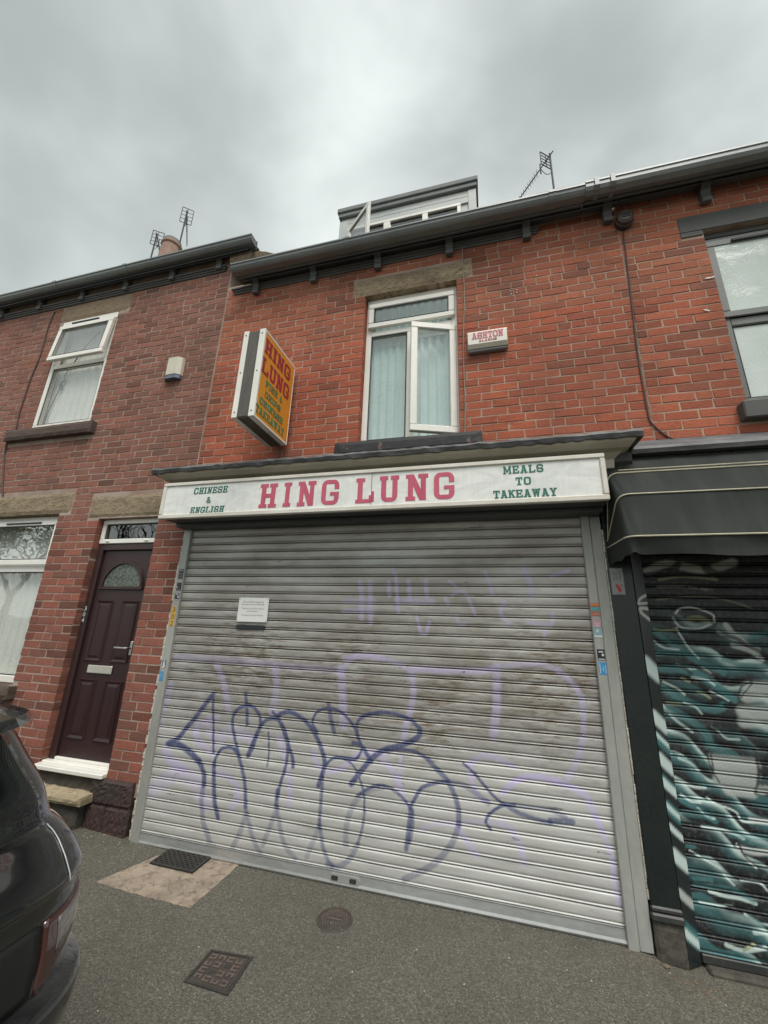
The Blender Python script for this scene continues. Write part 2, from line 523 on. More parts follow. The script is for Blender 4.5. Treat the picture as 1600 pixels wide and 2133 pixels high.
M['stgrey'] = plain('grey_sign_plastic', (.33, .34, .33), (.28, .29, .28), 9., None, .45, 0., 60, 0)
M['strred'] = plain('red_camera_print', (.60, .03, .07), None, 9., None, .5, 0., 60, 0)
M['carpaint'] = plain('black_car_paint', (.012, .013, .0135), (.010, .011, .011), 2., None, .16, 0., 90, 0, .03, .6, 1.)
M['carglass'] = plain('dark_car_glass', (.006, .009, .009), None, 2., None, .05, 0., 60, 0, .02, .5, .4)
M['carblack'] = plain('black_car_plastic', (.012, .012, .012), None, 9., None, .5, 0., 200, .1)
M['lampred'] = plain('dark_red_lamp', (.075, .022, .018), (.05, .015, .013), 6., None, .1, 0., 60, 0, .05, .6, 1.)
M['lampclear'] = plain('clear_lamp', (.24, .21, .20), (.16, .14, .14), 30., (1, 1, 4), .1, .35, 60, 0, .05, .6, 1.)
M['rubber'] = plain('tyre_rubber', (.018, .018, .018), None, 20., None, .8)
M['alloy'] = plain('alloy_wheel', (.4, .4, .41), None, 9., None, .35, .8)
M['bark'] = plain('tree_bark', (.09, .07, .05), (.06, .048, .036), 12., (1, 1, .3), .9, 0., 40, .5, .3)
M['leaf'] = leaf_mat('tree_leaf', (.055, .085, .03), (.035, .06, .022))
M['grit'] = plain('brown_grit', (.20, .14, .09), (.14, .10, .07), 60., None, .9)

# ------------------------------------------------------------------ builders
OFF = {}


class MB:
    def __init__(self):
        self.v, self.f, self.mi = [], [], []

    def add(self, vs, fs, mi=0):
        b = len(self.v)
        self.v += [tuple(p) for p in vs]
        self.f += [tuple(b + i for i in q) for q in fs]
        self.mi += [mi] * len(fs)
        return self

    def quad(self, a, b, c, d, mi=0):
        return self.add([a, b, c, d], [(0, 1, 2, 3)], mi)

    def box(self, x0, x1, y0, y1, z0, z1, ch=0.0, mi=0):
        if ch <= 0:
            vs = [(x, y, z) for z in (z0, z1) for y in (y0, y1) for x in (x0, x1)]
            return self.add(vs, [(0, 2, 3, 1), (4, 5, 7, 6), (0, 1, 5, 4), (2, 6, 7, 3), (0, 4, 6, 2), (1, 3, 7, 5)], mi)
        ch = min(ch, (x1 - x0) * .45, (y1 - y0) * .45, (z1 - z0) * .45)
        lo, hi = (x0, y0, z0), (x1, y1, z1)
        vs, idx = [], {}
        for sx in (0, 1):
            for sy in (0, 1):
                for sz in (0, 1):
                    for ax in range(3):
                        s = (sx, sy, sz)
                        p = []
                        for a in range(3):
                            base = hi[a] if s[a] else lo[a]
                            if a != ax:
                                base += -ch if s[a] else ch
                            p.append(base)
                        idx[(s, ax)] = len(vs)
                        vs.append(tuple(p))
        fs = []
        for ax in range(3):
            o = [a for a in range(3) if a != ax]
            for sgn in (0, 1):
                ring = []
                for u, w in ((0, 0), (1, 0), (1, 1), (0, 1)):
                    s = [0, 0, 0]
                    s[ax], s[o[0]], s[o[1]] = sgn, u, w
                    ring.append(idx[(tuple(s), ax)])
                flip = (sgn == 0) != (ax == 1)
                fs.append(tuple(ring[::-1]) if flip else tuple(ring))
        for ax in range(3):          # edges along ax
            o = [a for a in range(3) if a != ax]
            for u in (0, 1):
                for w in (0, 1):
                    s0, s1 = [0, 0, 0], [0, 0, 0]
                    for s, e_ in ((s0, 0), (s1, 1)):
                        s[ax], s[o[0]], s[o[1]] = e_, u, w
                    s0, s1 = tuple(s0), tuple(s1)
                    q = [idx[(s0, o[0])], idx[(s1, o[0])], idx[(s1, o[1])], idx[(s0, o[1])]]
                    fs.append(tuple(q))
        for sx in (0, 1):
            for sy in (0, 1):
                for sz in (0, 1):
                    s = (sx, sy, sz)
                    fs.append((idx[(s, 0)], idx[(s, 1)], idx[(s, 2)]))
        return self.add(vs, fs, mi)

    def tube(self, pts, r, n=8, mi=0, cap=True):
        pts = [Vector(p) for p in pts]
        rs = r if isinstance(r, (list, tuple)) else [r] * len(pts)
        rings = []
        ref = None
        for i, p in enumerate(pts):
            t = (pts[min(i + 1, len(pts) - 1)] - pts[max(i - 1, 0)]).normalized()
            if ref is None:
                ref = t.orthogonal().normalized()
            ref = (ref - t * ref.dot(t))
            ref = ref.normalized() if ref.length > 1e-6 else t.orthogonal().normalized()
            bn = t.cross(ref)
            rings.append([p + (ref * math.cos(2 * math.pi * j / n) + bn * math.sin(2 * math.pi * j / n)) * rs[i] for j in range(n)])
        vs = [q for ring in rings for q in ring]
        fs = []
        for i in range(len(pts) - 1):
            for j in range(n):
                a, b = i * n + j, i * n + (j + 1) % n
                fs.append((a, b, b + n, a + n))
        if cap:
            fs.append(tuple(range(n))[::-1])
            fs.append(tuple((len(pts) - 1) * n + j for j in range(n)))
        return self.add(vs, fs, mi)

    def prof_x(self, prof, x0, x1, mi=0, closed=True, nx=1):
        """extrude a (y,z) profile along x"""
        n = len(prof)
        vs = [(x0 + (x1 - x0) * i / nx, y, z) for i in range(nx + 1) for (y, z) in prof]
        fs = []
        for i in range(nx):
            for j in range(n if closed else n - 1):
                a, b = i * n + j, i * n + (j + 1) % n
                fs.append((a, b, b + n, a + n))
        if closed:
            fs.append(tuple(range(n))[::-1])
            fs.append(tuple(nx * n + j for j in range(n)))
        return self.add(vs, fs, mi)

    def prism_y(self, poly, y0, y1, mi=0):
        """extrude an (x,z) polygon along y"""
        n = len(poly)
        vs = [(x, y0, z) for x, z in poly] + [(x, y1, z) for x, z in poly]
        fs = [tuple(range(n)), tuple(range(n, 2 * n))[::-1]]
        fs += [(j, j + n, (j + 1) % n + n, (j + 1) % n) for j in range(n)]
        return self.add(vs, fs, mi)

    def prism_z(self, poly, z0, z1, mi=0):
        n = len(poly)
        vs = [(x, y, z0) for x, y in poly] + [(x, y, z1) for x, y in poly]
        fs = [tuple(range(n))[::-1], tuple(range(n, 2 * n))]
        fs += [(j, (j + 1) % n, (j + 1) % n + n, j + n) for j in range(n)]
        return self.add(vs, fs, mi)

    def lathe(self, prof, c, n=16, mi=0):
        vs, fs = [], []
        m = len(prof)
        for i in range(n):
            a = 2 * math.pi * i / n
            for r, z in prof:
                vs.append((c[0] + r * math.cos(a), c[1] + r * math.sin(a), c[2] + z))
        for i in range(n):
            for j in range(m - 1):
                a, b = i * m + j, ((i + 1) % n) * m + j
                fs.append((a, b, b + 1, a + 1))
        return self.add(vs, fs, mi)

    def frame(self, x0, x1, z0, z1, y0, y1, w, ch=.006, mi=0):
        """four butted members of width w round a rectangle facing -y"""
        self.box(x0, x1, y0, y1, z0, z0 + w, ch, mi)
        self.box(x0, x1, y0, y1, z1 - w, z1, ch, mi)
        self.box(x0, x0 + w, y0 + .001, y1, z0 + w, z1 - w, ch, mi)
        self.box(x1 - w, x1, y0 + .001, y1, z0 + w, z1 - w, ch, mi)
        return self

    def build(self, name, mats, parent=None, smooth=False, attr=None, kind=None, data=None):
        me = data
        off = OFF.get(parent.name, Vector((0, 0, 0))) if parent else Vector((0, 0, 0))
        if me is None:
            me = bpy.data.meshes.new(name)
            vs = self.v if off.length == 0 else [(p[0] - off.x, p[1] - off.y, p[2] - off.z) for p in self.v]
            me.from_pydata(vs, [], self.f)
            if not isinstance(mats, (list, tuple)):
                mats = [mats]
            for m_ in mats:
                me.materials.append(m_ if isinstance(m_, bpy.types.Material) else M[m_])
            if len(mats) > 1:
                me.polygons.foreach_set('material_index', self.mi)
            if smooth:
                me.polygons.foreach_set('use_smooth', [True] * len(me.polygons))
            if attr is not None:
                nm, arr = attr
                ca = me.color_attributes.new(nm, 'FLOAT_COLOR', 'POINT')
                ca.data.foreach_set('color', np.asarray(arr, dtype=np.float32).ravel())
            me.update()
        o = bpy.data.objects.new(name, me)
        COL.objects.link(o)
        if parent:
            o.parent = parent
            OFF[o.name] = off
        if kind:
            o['kind'] = kind
        return o


def tag(o, label, cat, group=None):
    o['label'] = label
    o['category'] = cat
    if group:
        o['group'] = group
    return o


def thing(name, label, cat, loc=(0, 0, 0), group=None):
    o = bpy.data.objects.new(name, None)
    o.empty_display_size = .1
    COL.objects.link(o)
    o.location = loc
    OFF[o.name] = Vector(loc)
    return tag(o, label, cat, group)


def structure(o):
    o['kind'] = 'structure'
    return o


def smooth_path(pts, sub=5):
    """Catmull-Rom through the points"""
    P = [np.array(p, float) for p in pts]
    if len(P) < 3:
        return [tuple(P[0] + (P[-1] - P[0]) * t) for t in np.linspace(0, 1, sub + 1)]
    P = [2 * P[0] - P[1]] + P + [2 * P[-1] - P[-2]]
    r = []
    for i in range(1, len(P) - 2):
        a, b, c, d = P[i - 1:i + 3]
        for t in np.linspace(0, 1, sub, endpoint=False):
            r.append(tuple(.5 * ((2 * b) + (c - a) * t + (2 * a - 5 * b + 4 * c - d) * t * t + (3 * b - a - 3 * c + d) * t ** 3)))
    r.append(tuple(P[-2]))
    return r


# --- slab serif letters, drawn as overlapping thin pieces, each a hair deeper than the last
def R_(a, b, c, d):
    return [(a, b), (c, b), (c, d), (a, d)]


def A_(cx, cz, ox, oz, ix, iz, a0, a1, n=6):
    o = [(cx + ox * math.cos(math.radians(a0 + (a1 - a0) * i / n)), cz + oz * math.sin(math.radians(a0 + (a1 - a0) * i / n))) for i in range(n + 1)]
    q = [(cx + ix * math.cos(math.radians(a0 + (a1 - a0) * i / n)), cz + iz * math.sin(math.radians(a0 + (a1 - a0) * i / n))) for i in range(n + 1)]
    return o + q[::-1]


TLc = A_(.32, .75, .32, .25, .06, .09, 90, 180)
TRc = A_(.68, .75, .32, .25, .06, .09, 0, 90)
BLc = A_(.32, .25, .32, .25, .06, .09, 180, 270)
BRc = A_(.68, .25, .32, .25, .06, .09, 270, 360)
TB, BB = R_(.32, .84, .68, 1), R_(.32, 0, .68, .16)
LS, RS = R_(0, .25, .26, .75), R_(.74, .25, 1, .75)
G = {
    'H': [R_(.1, 0, .36, 1), R_(.64, 0, .9, 1), R_(0, 0, .46, .15), R_(0, .85, .46, 1), R_(.54, 0, 1, .15), R_(.54, .85, 1, 1), R_(.3, .42, .7, .58)],
    'I': [R_(.22, 0, .78, 1), R_(0, 0, 1, .15), R_(0, .85, 1, 1)],
    'N': [R_(.1, 0, .33, 1), R_(.67, 0, .9, 1), [(.1, 1), (.62, 0), (.9, 0), (.36, 1)], R_(0, .85, .36, 1), R_(0, 0, .43, .15), R_(.56, .85, 1, 1)],
    'G': [TLc, TRc, BLc, BRc, TB, BB, LS, R_(.74, .62, 1, .75), R_(.74, .25, 1, .5), R_(.5, .37, 1, .5)],
    'C': [TLc, TRc, BLc, BRc, TB, BB, LS, R_(.74, .62, 1, .75), R_(.74, .25, 1, .38)],
    'O': [TLc, TRc, BLc, BRc, TB, BB, LS, RS],
    'U': [R_(.08, .25, .34, 1), R_(.66, .25, .92, 1), A_(.36, .25, .28, .25, .02, .09, 180, 270), A_(.64, .25, .28, .25, .02, .09, 270, 360), R_(.36, 0, .64, .16), R_(0, .85, .43, 1), R_(.57, .85, 1, 1)],
    'S': [TLc, TRc, BLc, BRc, TB, BB, R_(0, .56, .26, .75), R_(.2, .42, .8, .58), R_(.0, .5, .26, .6), [(0, .6), (.2, .42), (.3, .42), (.3, .6)], R_(.74, .25, 1, .42), [(1, .4), (.8, .58), (.7, .58), (.7, .4)], R_(.0, .25, .24, .33), R_(.76, .67, 1, .75)],
    'E': [R_(.08, 0, .35, 1), R_(0, .85, .95, 1), R_(.3, .43, .75, .57), R_(0, 0, 1, .15), R_(.76, .68, .95, .9), R_(.8, .1, 1, .33), R_(.6, .35, .75, .65)],
    'F': [R_(.08, 0, .35, 1), R_(0, .85, 1, 1), R_(.3, .43, .75, .57), R_(0, 0, .52, .15), R_(.8, .66, 1, .9), R_(.6, .35, .75, .65)],
    'L': [R_(.1, 0, .38, 1), R_(0, .85, .5, 1), R_(0, 0, 1, .15), R_(.78, .1, 1, .36)],
    'A': [[(.08, 0), (.30, 0), (.58, 1), (.36, 1)], [(.92, 0), (.66, 0), (.40, 1), (.62, 1)], R_(.25, .26, .75, .40), R_(0, 0, .42, .14), R_(.56, 0, 1, .14), R_(.26, .88, .66, 1)],
    'K': [R_(.08, 0, .33, 1), [(.3, .40), (.3, .64), (.66, 1), (.95, 1)], [(.36, .52), (.54, .70), (.97, 0), (.68, 0)], R_(0, .86, .42, 1), R_(0, 0, .42, .14), R_(.58, .87, 1, 1), R_(.56, 0, 1, .14)],
    'M': [R_(.07, 0, .25, 1), R_(.75, 0, .93, 1), [(.07, 1), (.42, .2), (.58, .2), (.27, 1)], [(.93, 1), (.73, 1), (.42, .2), (.58, .2)], R_(0, .87, .28, 1), R_(.72, .87, 1, 1), R_(0, 0, .34, .14), R_(.66, 0, 1, .14)],
    'T': [R_(.36, 0, .64, 1), R_(0, .85, 1, 1), R_(0, .64, .16, .9), R_(.84, .64, 1, .9), R_(.2, 0, .8, .14)],
    'W': [[(.08, 1), (.28, 1), (.40, 0), (.24, 0)], [(.24, 0), (.40, 0), (.58, 1), (.42, 1)], [(.42, 1), (.58, 1), (.76, 0), (.60, 0)], [(.60, 0), (.76, 0), (.92, 1), (.72, 1)], R_(0, .87, .36, 1), R_(.64, .87, 1, 1)],
    'Y': [R_(.36, 0, .64, .5), [(.06, 1), (.32, 1), (.62, .42), (.38, .42)], [(.94, 1), (.68, 1), (.38, .42), (.62, .42)], R_(0, .87, .42, 1), R_(.58, .87, 1, 1), R_(.2, 0, .8, .14)],
    'P': [R_(.08, 0, .36, 1), R_(0, 0, .52, .15), R_(0, .85, .68, 1), R_(.3, .36, .68, .51), A_(.68, .68, .32, .32, .06, .16, -90, 90, 10)],
    'R': [R_(.08, 0, .34, 1), R_(0, 0, .44, .15), R_(0, .85, .66, 1), R_(.3, .40, .66, .54), A_(.66, .70, .30, .30, .04, .15, -90, 90, 10), [(.5, .46), (.74, .46), (.96, 0), (.68, 0)], R_(.6, 0, 1, .14)],
    '&': [A_(.42, .76, .30, .24, .10, .1, 0, 360, 16), A_(.40, .28, .40, .28, .16, .13, 0, 360, 16), [(.5, .46), (.66, .46), (1., 0), (.74, 0)], [(.70, .2), (.82, .16), (1., .42), (.86, .44)]],
}
NARROW = {'I': .55, 'T': .95, 'M': 1.25, 'W': 1.25, '&': .95, 'A': 1.08}


def glyph(ch, f, mats, parent, depth=.002, italic=0.0):
    """f maps (u,v,d) -> world; one mesh per letter"""
    b = MB()
    for i, poly in enumerate(G[ch]):
        d0 = depth + i * .00012
        n = len(poly)
        pts = [(u + italic * v, v) for u, v in poly]
        vs = [f(u, v, d0) for u, v in pts] + [f(u, v, 0) for u, v in pts]
        fs = [tuple(range(n))] + [(j, j + n, (j + 1) % n + n, (j + 1) % n) for j in range(n)]
        b.add(vs, fs)
    return b.build('letter', mats, parent)


def word(txt, x0, x1, z0, z1, plane, mats, parent, gap=.16, italic=0.0):
    ws = [NARROW.get(c, 1.0) if c != ' ' else .55 for c in txt]
    tot = sum(ws) + gap * (len(txt) - 1)
    u = 0
    sc = (x1 - x0) / tot
    for c, w in zip(txt, ws):
        if c != ' ':
            a = x0 + u * sc
            glyph(c, lambda uu, vv, d, a=a, w=w: plane(a + uu * w * sc, z0 + vv * (z1 - z0), d), mats, parent, italic=italic)
        u += w + gap


_fc = {}


def text_mb(txt, f, w=None, h=None, mb=None, mi=0, res=2, spacing=1.0):
    """flat print from the built-in font, fitted into w x h and mapped by f(u,v)"""
    key = (txt, res, spacing)
    if key not in _fc:
        cu = bpy.data.curves.new('print', 'FONT')
        cu.body = txt
        cu.resolution_u = res
        cu.align_x = 'CENTER'
        cu.space_line = spacing
        ob = bpy.data.objects.new('print', cu)
        COL.objects.link(ob)
        dg = bpy.context.evaluated_depsgraph_get()
        me = bpy.data.meshes.new_from_object(ob.evaluated_get(dg))
        vs = np.array([v.co[:] for v in me.vertices])
        fs = [tuple(p.vertices) for p in me.polygons]
        bpy.data.objects.remove(ob)
        bpy.data.meshes.remove(me)
        bpy.data.curves.remove(cu)
        _fc[key] = (vs, fs)
    vs, fs = _fc[key]
    lo, hi = vs.min(0), vs.max(0)
    sx = w / (hi[0] - lo[0])
    sy = h / (hi[1] - lo[1]) if h else sx
    c = (lo + hi) / 2
    mb = mb or MB()
    mb.add([f((v[0] - c[0]) * sx, (v[1] - c[1]) * sy) for v in vs], fs, mi)
    return mb


# ------------------------------------------------------------------ spray paint (world x,z strokes: radius, cover, points)
BLUE = [
 (0.021,0.9,[(-2.7,0.73),(-2.6,0.78),(-2.54,0.86),(-2.47,0.94),(-2.39,1.05),(-2.32,1.14)]),
 (0.012,0.9,[(-2.32,1.14),(-2.28,0.92),(-2.24,0.71)]),
 (0.019,0.9,[(-2.22,0.63),(-2.2,0.5),(-2.17,0.38),(-2.12,0.27)]),
 (0.026,0.9,[(-2.68,0.73),(-2.58,0.73),(-2.47,0.69),(-2.36,0.63)]),
 (0.022,0.9,[(-2.36,0.63),(-2.3,0.54),(-2.29,0.47)]),
 (0.022,0.5,[(-2.29,0.47),(-2.29,0.38),(-2.27,0.3),(-2.25,0.23),(-2.19,0.14),(-2.15,0.07)]),
 (0.013,0.9,[(-2.22,0.6),(-2.21,0.67),(-2.17,0.74),(-2.1,0.76),(-2.05,0.75)]),
 (0.016,0.85,[(-2.05,0.75),(-2.0,0.7),(-1.94,0.58),(-1.91,0.48),(-1.89,0.37)]),
 (0.019,0.45,[(-1.89,0.37),(-1.85,0.28),(-1.8,0.18),(-1.72,0.09)]),
 (0.021,0.4,[(-1.88,0.33),(-1.91,0.21),(-1.96,0.1)]),
 (0.015,0.85,[(-2.01,1.17),(-1.98,1.06),(-1.96,0.94)]),
 (0.014,0.9,[(-2.0,0.71),(-2.06,0.83),(-2.1,0.94),(-2.09,1.01),(-2.04,1.06),(-1.97,1.08),(-1.9,1.06),(-1.85,1.0),(-1.84,0.94),(-1.87,0.85)]),
 (0.02,0.9,[(-1.87,0.85),(-1.89,0.78),(-1.92,0.72)]),
 (0.015,0.9,[(-1.92,0.72),(-1.89,0.81),(-1.84,0.93),(-1.78,0.99),(-1.71,1.0),(-1.66,0.98),(-1.61,0.91),(-1.57,0.82),(-1.53,0.74),(-1.52,0.68)]),
 (0.013,0.85,[(-1.74,1.05),(-1.68,1.0),(-1.62,0.9),(-1.58,0.81),(-1.58,0.69),(-1.61,0.57),(-1.63,0.46)]),
 (0.019,0.8,[(-1.63,0.51),(-1.63,0.41)]),
 (0.018,0.45,[(-1.63,0.41),(-1.6,0.33),(-1.57,0.24),(-1.52,0.16),(-1.44,0.11)]),
 (0.02,0.4,[(-1.62,0.39),(-1.67,0.26),(-1.71,0.15)]),
 (0.007,0.9,[(-1.76,0.9),(-1.74,0.78),(-1.74,0.66)]),
 (0.018,0.9,[(-1.69,1.02),(-1.65,1.05),(-1.58,1.06),(-1.49,1.03),(-1.41,0.98),(-1.34,0.9),(-1.29,0.82),(-1.26,0.74),(-1.27,0.67),(-1.3,0.58)]),
 (0.013,0.75,[(-1.27,0.67),(-1.27,0.56),(-1.27,0.43),(-1.27,0.32)]),
 (0.015,0.6,[(-1.27,0.36),(-1.24,0.23),(-1.2,0.15),(-1.15,0.1)]),
 (0.019,0.35,[(-1.27,0.32),(-1.31,0.23),(-1.35,0.13)]),
 (0.011,0.9,[(-1.34,0.94),(-1.38,0.99),(-1.38,1.03),(-1.35,1.08),(-1.28,1.11),(-1.2,1.11),(-1.11,1.07),(-1.04,1.0),(-1.0,0.92),(-0.97,0.87),(-0.99,0.81),(-1.03,0.78),(-1.13,0.78),(-1.2,0.77),(-1.25,0.72)]),
 (0.017,0.8,[(-1.26,1.14),(-1.23,1.04),(-1.2,0.95)]),
 (0.008,0.85,[(-1.13,0.78),(-1.04,0.75),(-0.98,0.67),(-0.94,0.57),(-0.93,0.46)]),
 (0.01,0.7,[(-0.93,0.46),(-0.94,0.36),(-0.97,0.26)]),
 (0.018,0.5,[(-0.97,0.26),(-1.02,0.17),(-1.1,0.11),(-1.19,0.11)]),
 (0.011,0.9,[(-0.98,0.88),(-1.01,0.96),(-1.01,1.04),(-0.94,1.09),(-0.85,1.11)]),
 (0.016,0.9,[(-1.04,0.89),(-0.98,0.88),(-0.93,0.83),(-0.89,0.78)]),
 (0.014,0.9,[(-0.99,1.07),(-0.91,1.1),(-0.81,1.12),(-0.69,1.11),(-0.59,1.08),(-0.53,1.03)]),
 (0.02,0.9,[(-0.53,1.03),(-0.54,0.98),(-0.64,0.92),(-0.79,0.87),(-0.88,0.81),(-0.97,0.71),(-1.04,0.62)]),
 (0.013,0.85,[(-0.79,0.86),(-0.69,0.88),(-0.57,0.88),(-0.47,0.84)]),
 (0.018,0.75,[(-0.47,0.84),(-0.4,0.78),(-0.34,0.73),(-0.29,0.65),(-0.26,0.56),(-0.26,0.47)]),
 (0.02,0.5,[(-0.26,0.47),(-0.3,0.37),(-0.38,0.27),(-0.48,0.19),(-0.63,0.11)]),
 (0.011,0.8,[(-0.99,0.55),(-0.9,0.61),(-0.81,0.64),(-0.72,0.62),(-0.65,0.58),(-0.59,0.52)]),
 (0.016,0.8,[(-0.59,0.52),(-0.6,0.44),(-0.61,0.35),(-0.62,0.28)]),
 (0.013,0.85,[(-0.6,0.52),(-0.56,0.59),(-0.51,0.66),(-0.41,0.7),(-0.33,0.72)]),
 (0.019,0.5,[(-0.33,0.72),(-0.23,0.71),(-0.14,0.67),(-0.06,0.62)]),
 (0.015,0.7,[(-0.58,0.51),(-0.58,0.42),(-0.6,0.32)]),
 (0.01,0.9,[(-0.22,0.84),(-0.15,0.79),(-0.07,0.71),(-0.0,0.65),(0.06,0.62)]),
 (0.014,0.75,[(0.06,0.62),(0.13,0.59),(0.23,0.57),(0.33,0.56)]),
 (0.02,0.75,[(0.33,0.57),(0.46,0.58)]),
 (0.01,0.9,[(-0.05,0.47),(-0.08,0.51),(-0.05,0.56),(0.02,0.61),(0.11,0.63)]),
 (0.016,0.5,[(0.11,0.63),(0.22,0.63),(0.34,0.63),(0.42,0.6)]),
 (0.021,0.4,[(-0.8,0.63),(-0.9,0.6),(-0.99,0.53),(-1.04,0.44),(-1.06,0.35),(-1.06,0.25)])]
LILAC = [
 (0.027,0.4,[(-1.15,1.49),(-1.01,1.51),(-0.85,1.51),(-0.7,1.47),(-0.6,1.42)]),
 (0.028,0.5,[(-0.6,1.42),(-0.58,1.3),(-0.6,1.16),(-0.63,1.05),(-0.65,0.95)]),
 (0.026,0.55,[(-0.57,1.44),(-0.36,1.44),(-0.12,1.45),(0.0,1.47)]),
 (0.022,0.4,[(0.04,1.49),(0.18,1.51),(0.34,1.52),(0.45,1.49)]),
 (0.023,0.5,[(0.45,1.49),(0.53,1.42),(0.58,1.34),(0.59,1.25),(0.58,1.12),(0.55,1.0),(0.5,0.89),(0.46,0.83)]),
 (0.034,0.5,[(0.03,1.49),(0.03,1.34),(0.02,1.2),(-0.01,1.03)]),
 (0.024,0.45,[(-0.16,0.85),(-0.09,0.9),(-0.02,0.9),(0.05,0.88),(0.12,0.86)]),
 (0.023,0.75,[(0.04,0.69),(0.11,0.76),(0.19,0.8),(0.29,0.81),(0.39,0.8)]),
 (0.026,0.6,[(0.39,0.8),(0.49,0.77),(0.56,0.73),(0.59,0.66),(0.62,0.58)]),
 (0.019,0.5,[(0.62,0.58),(0.65,0.5),(0.67,0.4),(0.67,0.3),(0.68,0.19)]),
 (0.02,0.6,[(-0.18,0.85),(-0.17,0.75),(-0.12,0.65),(-0.06,0.63)]),
 (0.02,0.35,[(-0.53,0.4),(-0.42,0.45),(-0.26,0.48),(-0.09,0.51),(0.03,0.51)]),
 (0.027,0.4,[(0.03,0.51),(0.09,0.48),(0.13,0.41),(0.15,0.31)]),
 (0.024,0.5,[(-0.81,0.8),(-0.74,0.75),(-0.68,0.67),(-0.65,0.59),(-0.61,0.54)]),
 (0.016,0.5,[(-0.67,0.84),(-0.68,0.63)]),
 (0.026,0.5,[(-0.27,0.45),(-0.22,0.4),(-0.15,0.32)]),
 (0.032,0.45,[(-2.33,1.38),(-2.24,1.25),(-2.19,1.13),(-2.15,1.03)]),
 (0.038,0.4,[(-1.76,1.39),(-1.73,1.25),(-1.74,1.1),(-1.74,1.04)]),
 (0.039,0.5,[(-1.17,1.4),(-1.15,1.23),(-1.13,1.07),(-1.13,1.0)]),
 (0.025,0.4,[(-1.18,1.38),(-1.09,1.49),(-1.0,1.52),(-0.82,1.5)]),
 (0.034,0.3,[(-2.77,1.42),(-2.15,1.42),(-1.82,1.41),(-1.58,1.4),(-1.18,1.4)]),
 (0.035,0.4,[(-2.44,0.84),(-2.41,0.91),(-2.25,0.96)]),
 (0.035,0.45,[(-2.44,0.84),(-2.38,0.76),(-2.25,0.71)]),
 (0.032,0.45,[(-2.2,0.57),(-2.1,0.56),(-2.01,0.51),(-1.96,0.42),(-2.02,0.34)]),
 (0.025,0.5,[(-1.67,0.88),(-1.62,0.79),(-1.57,0.67),(-1.53,0.54),(-1.53,0.43)]),
 (0.026,0.5,[(-1.35,0.8),(-1.33,0.73),(-1.23,0.68),(-1.11,0.72),(-1.02,0.8),(-0.91,0.84),(-0.79,0.83)]),
 (0.041,0.4,[(-2.77,1.18),(-2.79,1.07),(-2.81,0.94),(-2.83,0.81)]),
 (0.05,0.5,[(-2.7,0.66),(-2.63,0.61),(-2.51,0.55)]),
 (0.071,0.35,[(-2.76,0.38),(-2.58,0.52),(-2.4,0.5),(-2.25,0.35)]),
 (0.056,0.35,[(-2.33,0.9),(-2.22,0.8),(-2.12,0.87),(-1.92,0.85)]),
 (0.025,0.48,[(-1.05,2.1),(-1.03,1.99),(-1.02,1.8)]),
 (0.024,0.48,[(-0.96,2.1),(-0.94,1.77)]),
 (0.027,0.32,[(-1.19,1.94),(-0.92,1.95)]),
 (0.027,0.35,[(-1.18,1.86),(-0.93,1.87)]),
 (0.021,0.48,[(-0.8,2.1),(-0.79,1.99)]),
 (0.018,0.56,[(-0.77,2.21),(-0.74,2.14),(-0.72,1.94),(-0.71,1.86)]),
 (0.023,0.48,[(-0.63,2.11),(-0.62,1.96)]),
 (0.023,0.48,[(-0.49,2.11),(-0.48,1.99)]),
 (0.031,0.4,[(-0.72,1.95),(-0.44,1.95)]),
 (0.017,0.56,[(-0.56,1.83),(-0.53,1.72),(-0.49,1.7),(-0.46,1.79)]),
 (0.017,0.48,[(-0.3,2.11),(-0.25,2.07)]),
 (0.017,0.45,[(-0.28,2.0),(-0.23,2.03),(-0.17,2.01),(-0.11,1.86)]),
 (0.02,0.4,[(-0.33,1.97),(-0.31,1.93)]),
 (0.02,0.48,[(-0.02,2.18),(0.01,2.1),(0.03,2.01)]),
 (0.018,0.48,[(0.12,1.95),(0.08,1.88),(0.14,1.79)]),
 (0.023,0.48,[(0.26,2.22),(0.31,2.1),(0.31,2.0)]),
 (0.02,0.48,[(0.58,2.19),(0.46,2.15)]),
 (0.017,0.45,[(0.28,1.81),(0.43,1.8),(0.45,1.88)]),
 (0.015,0.48,[(0.39,1.75),(0.38,1.72)]),
 (0.017,0.4,[(-0.25,1.85),(-0.23,1.78),(-0.18,1.79)])]
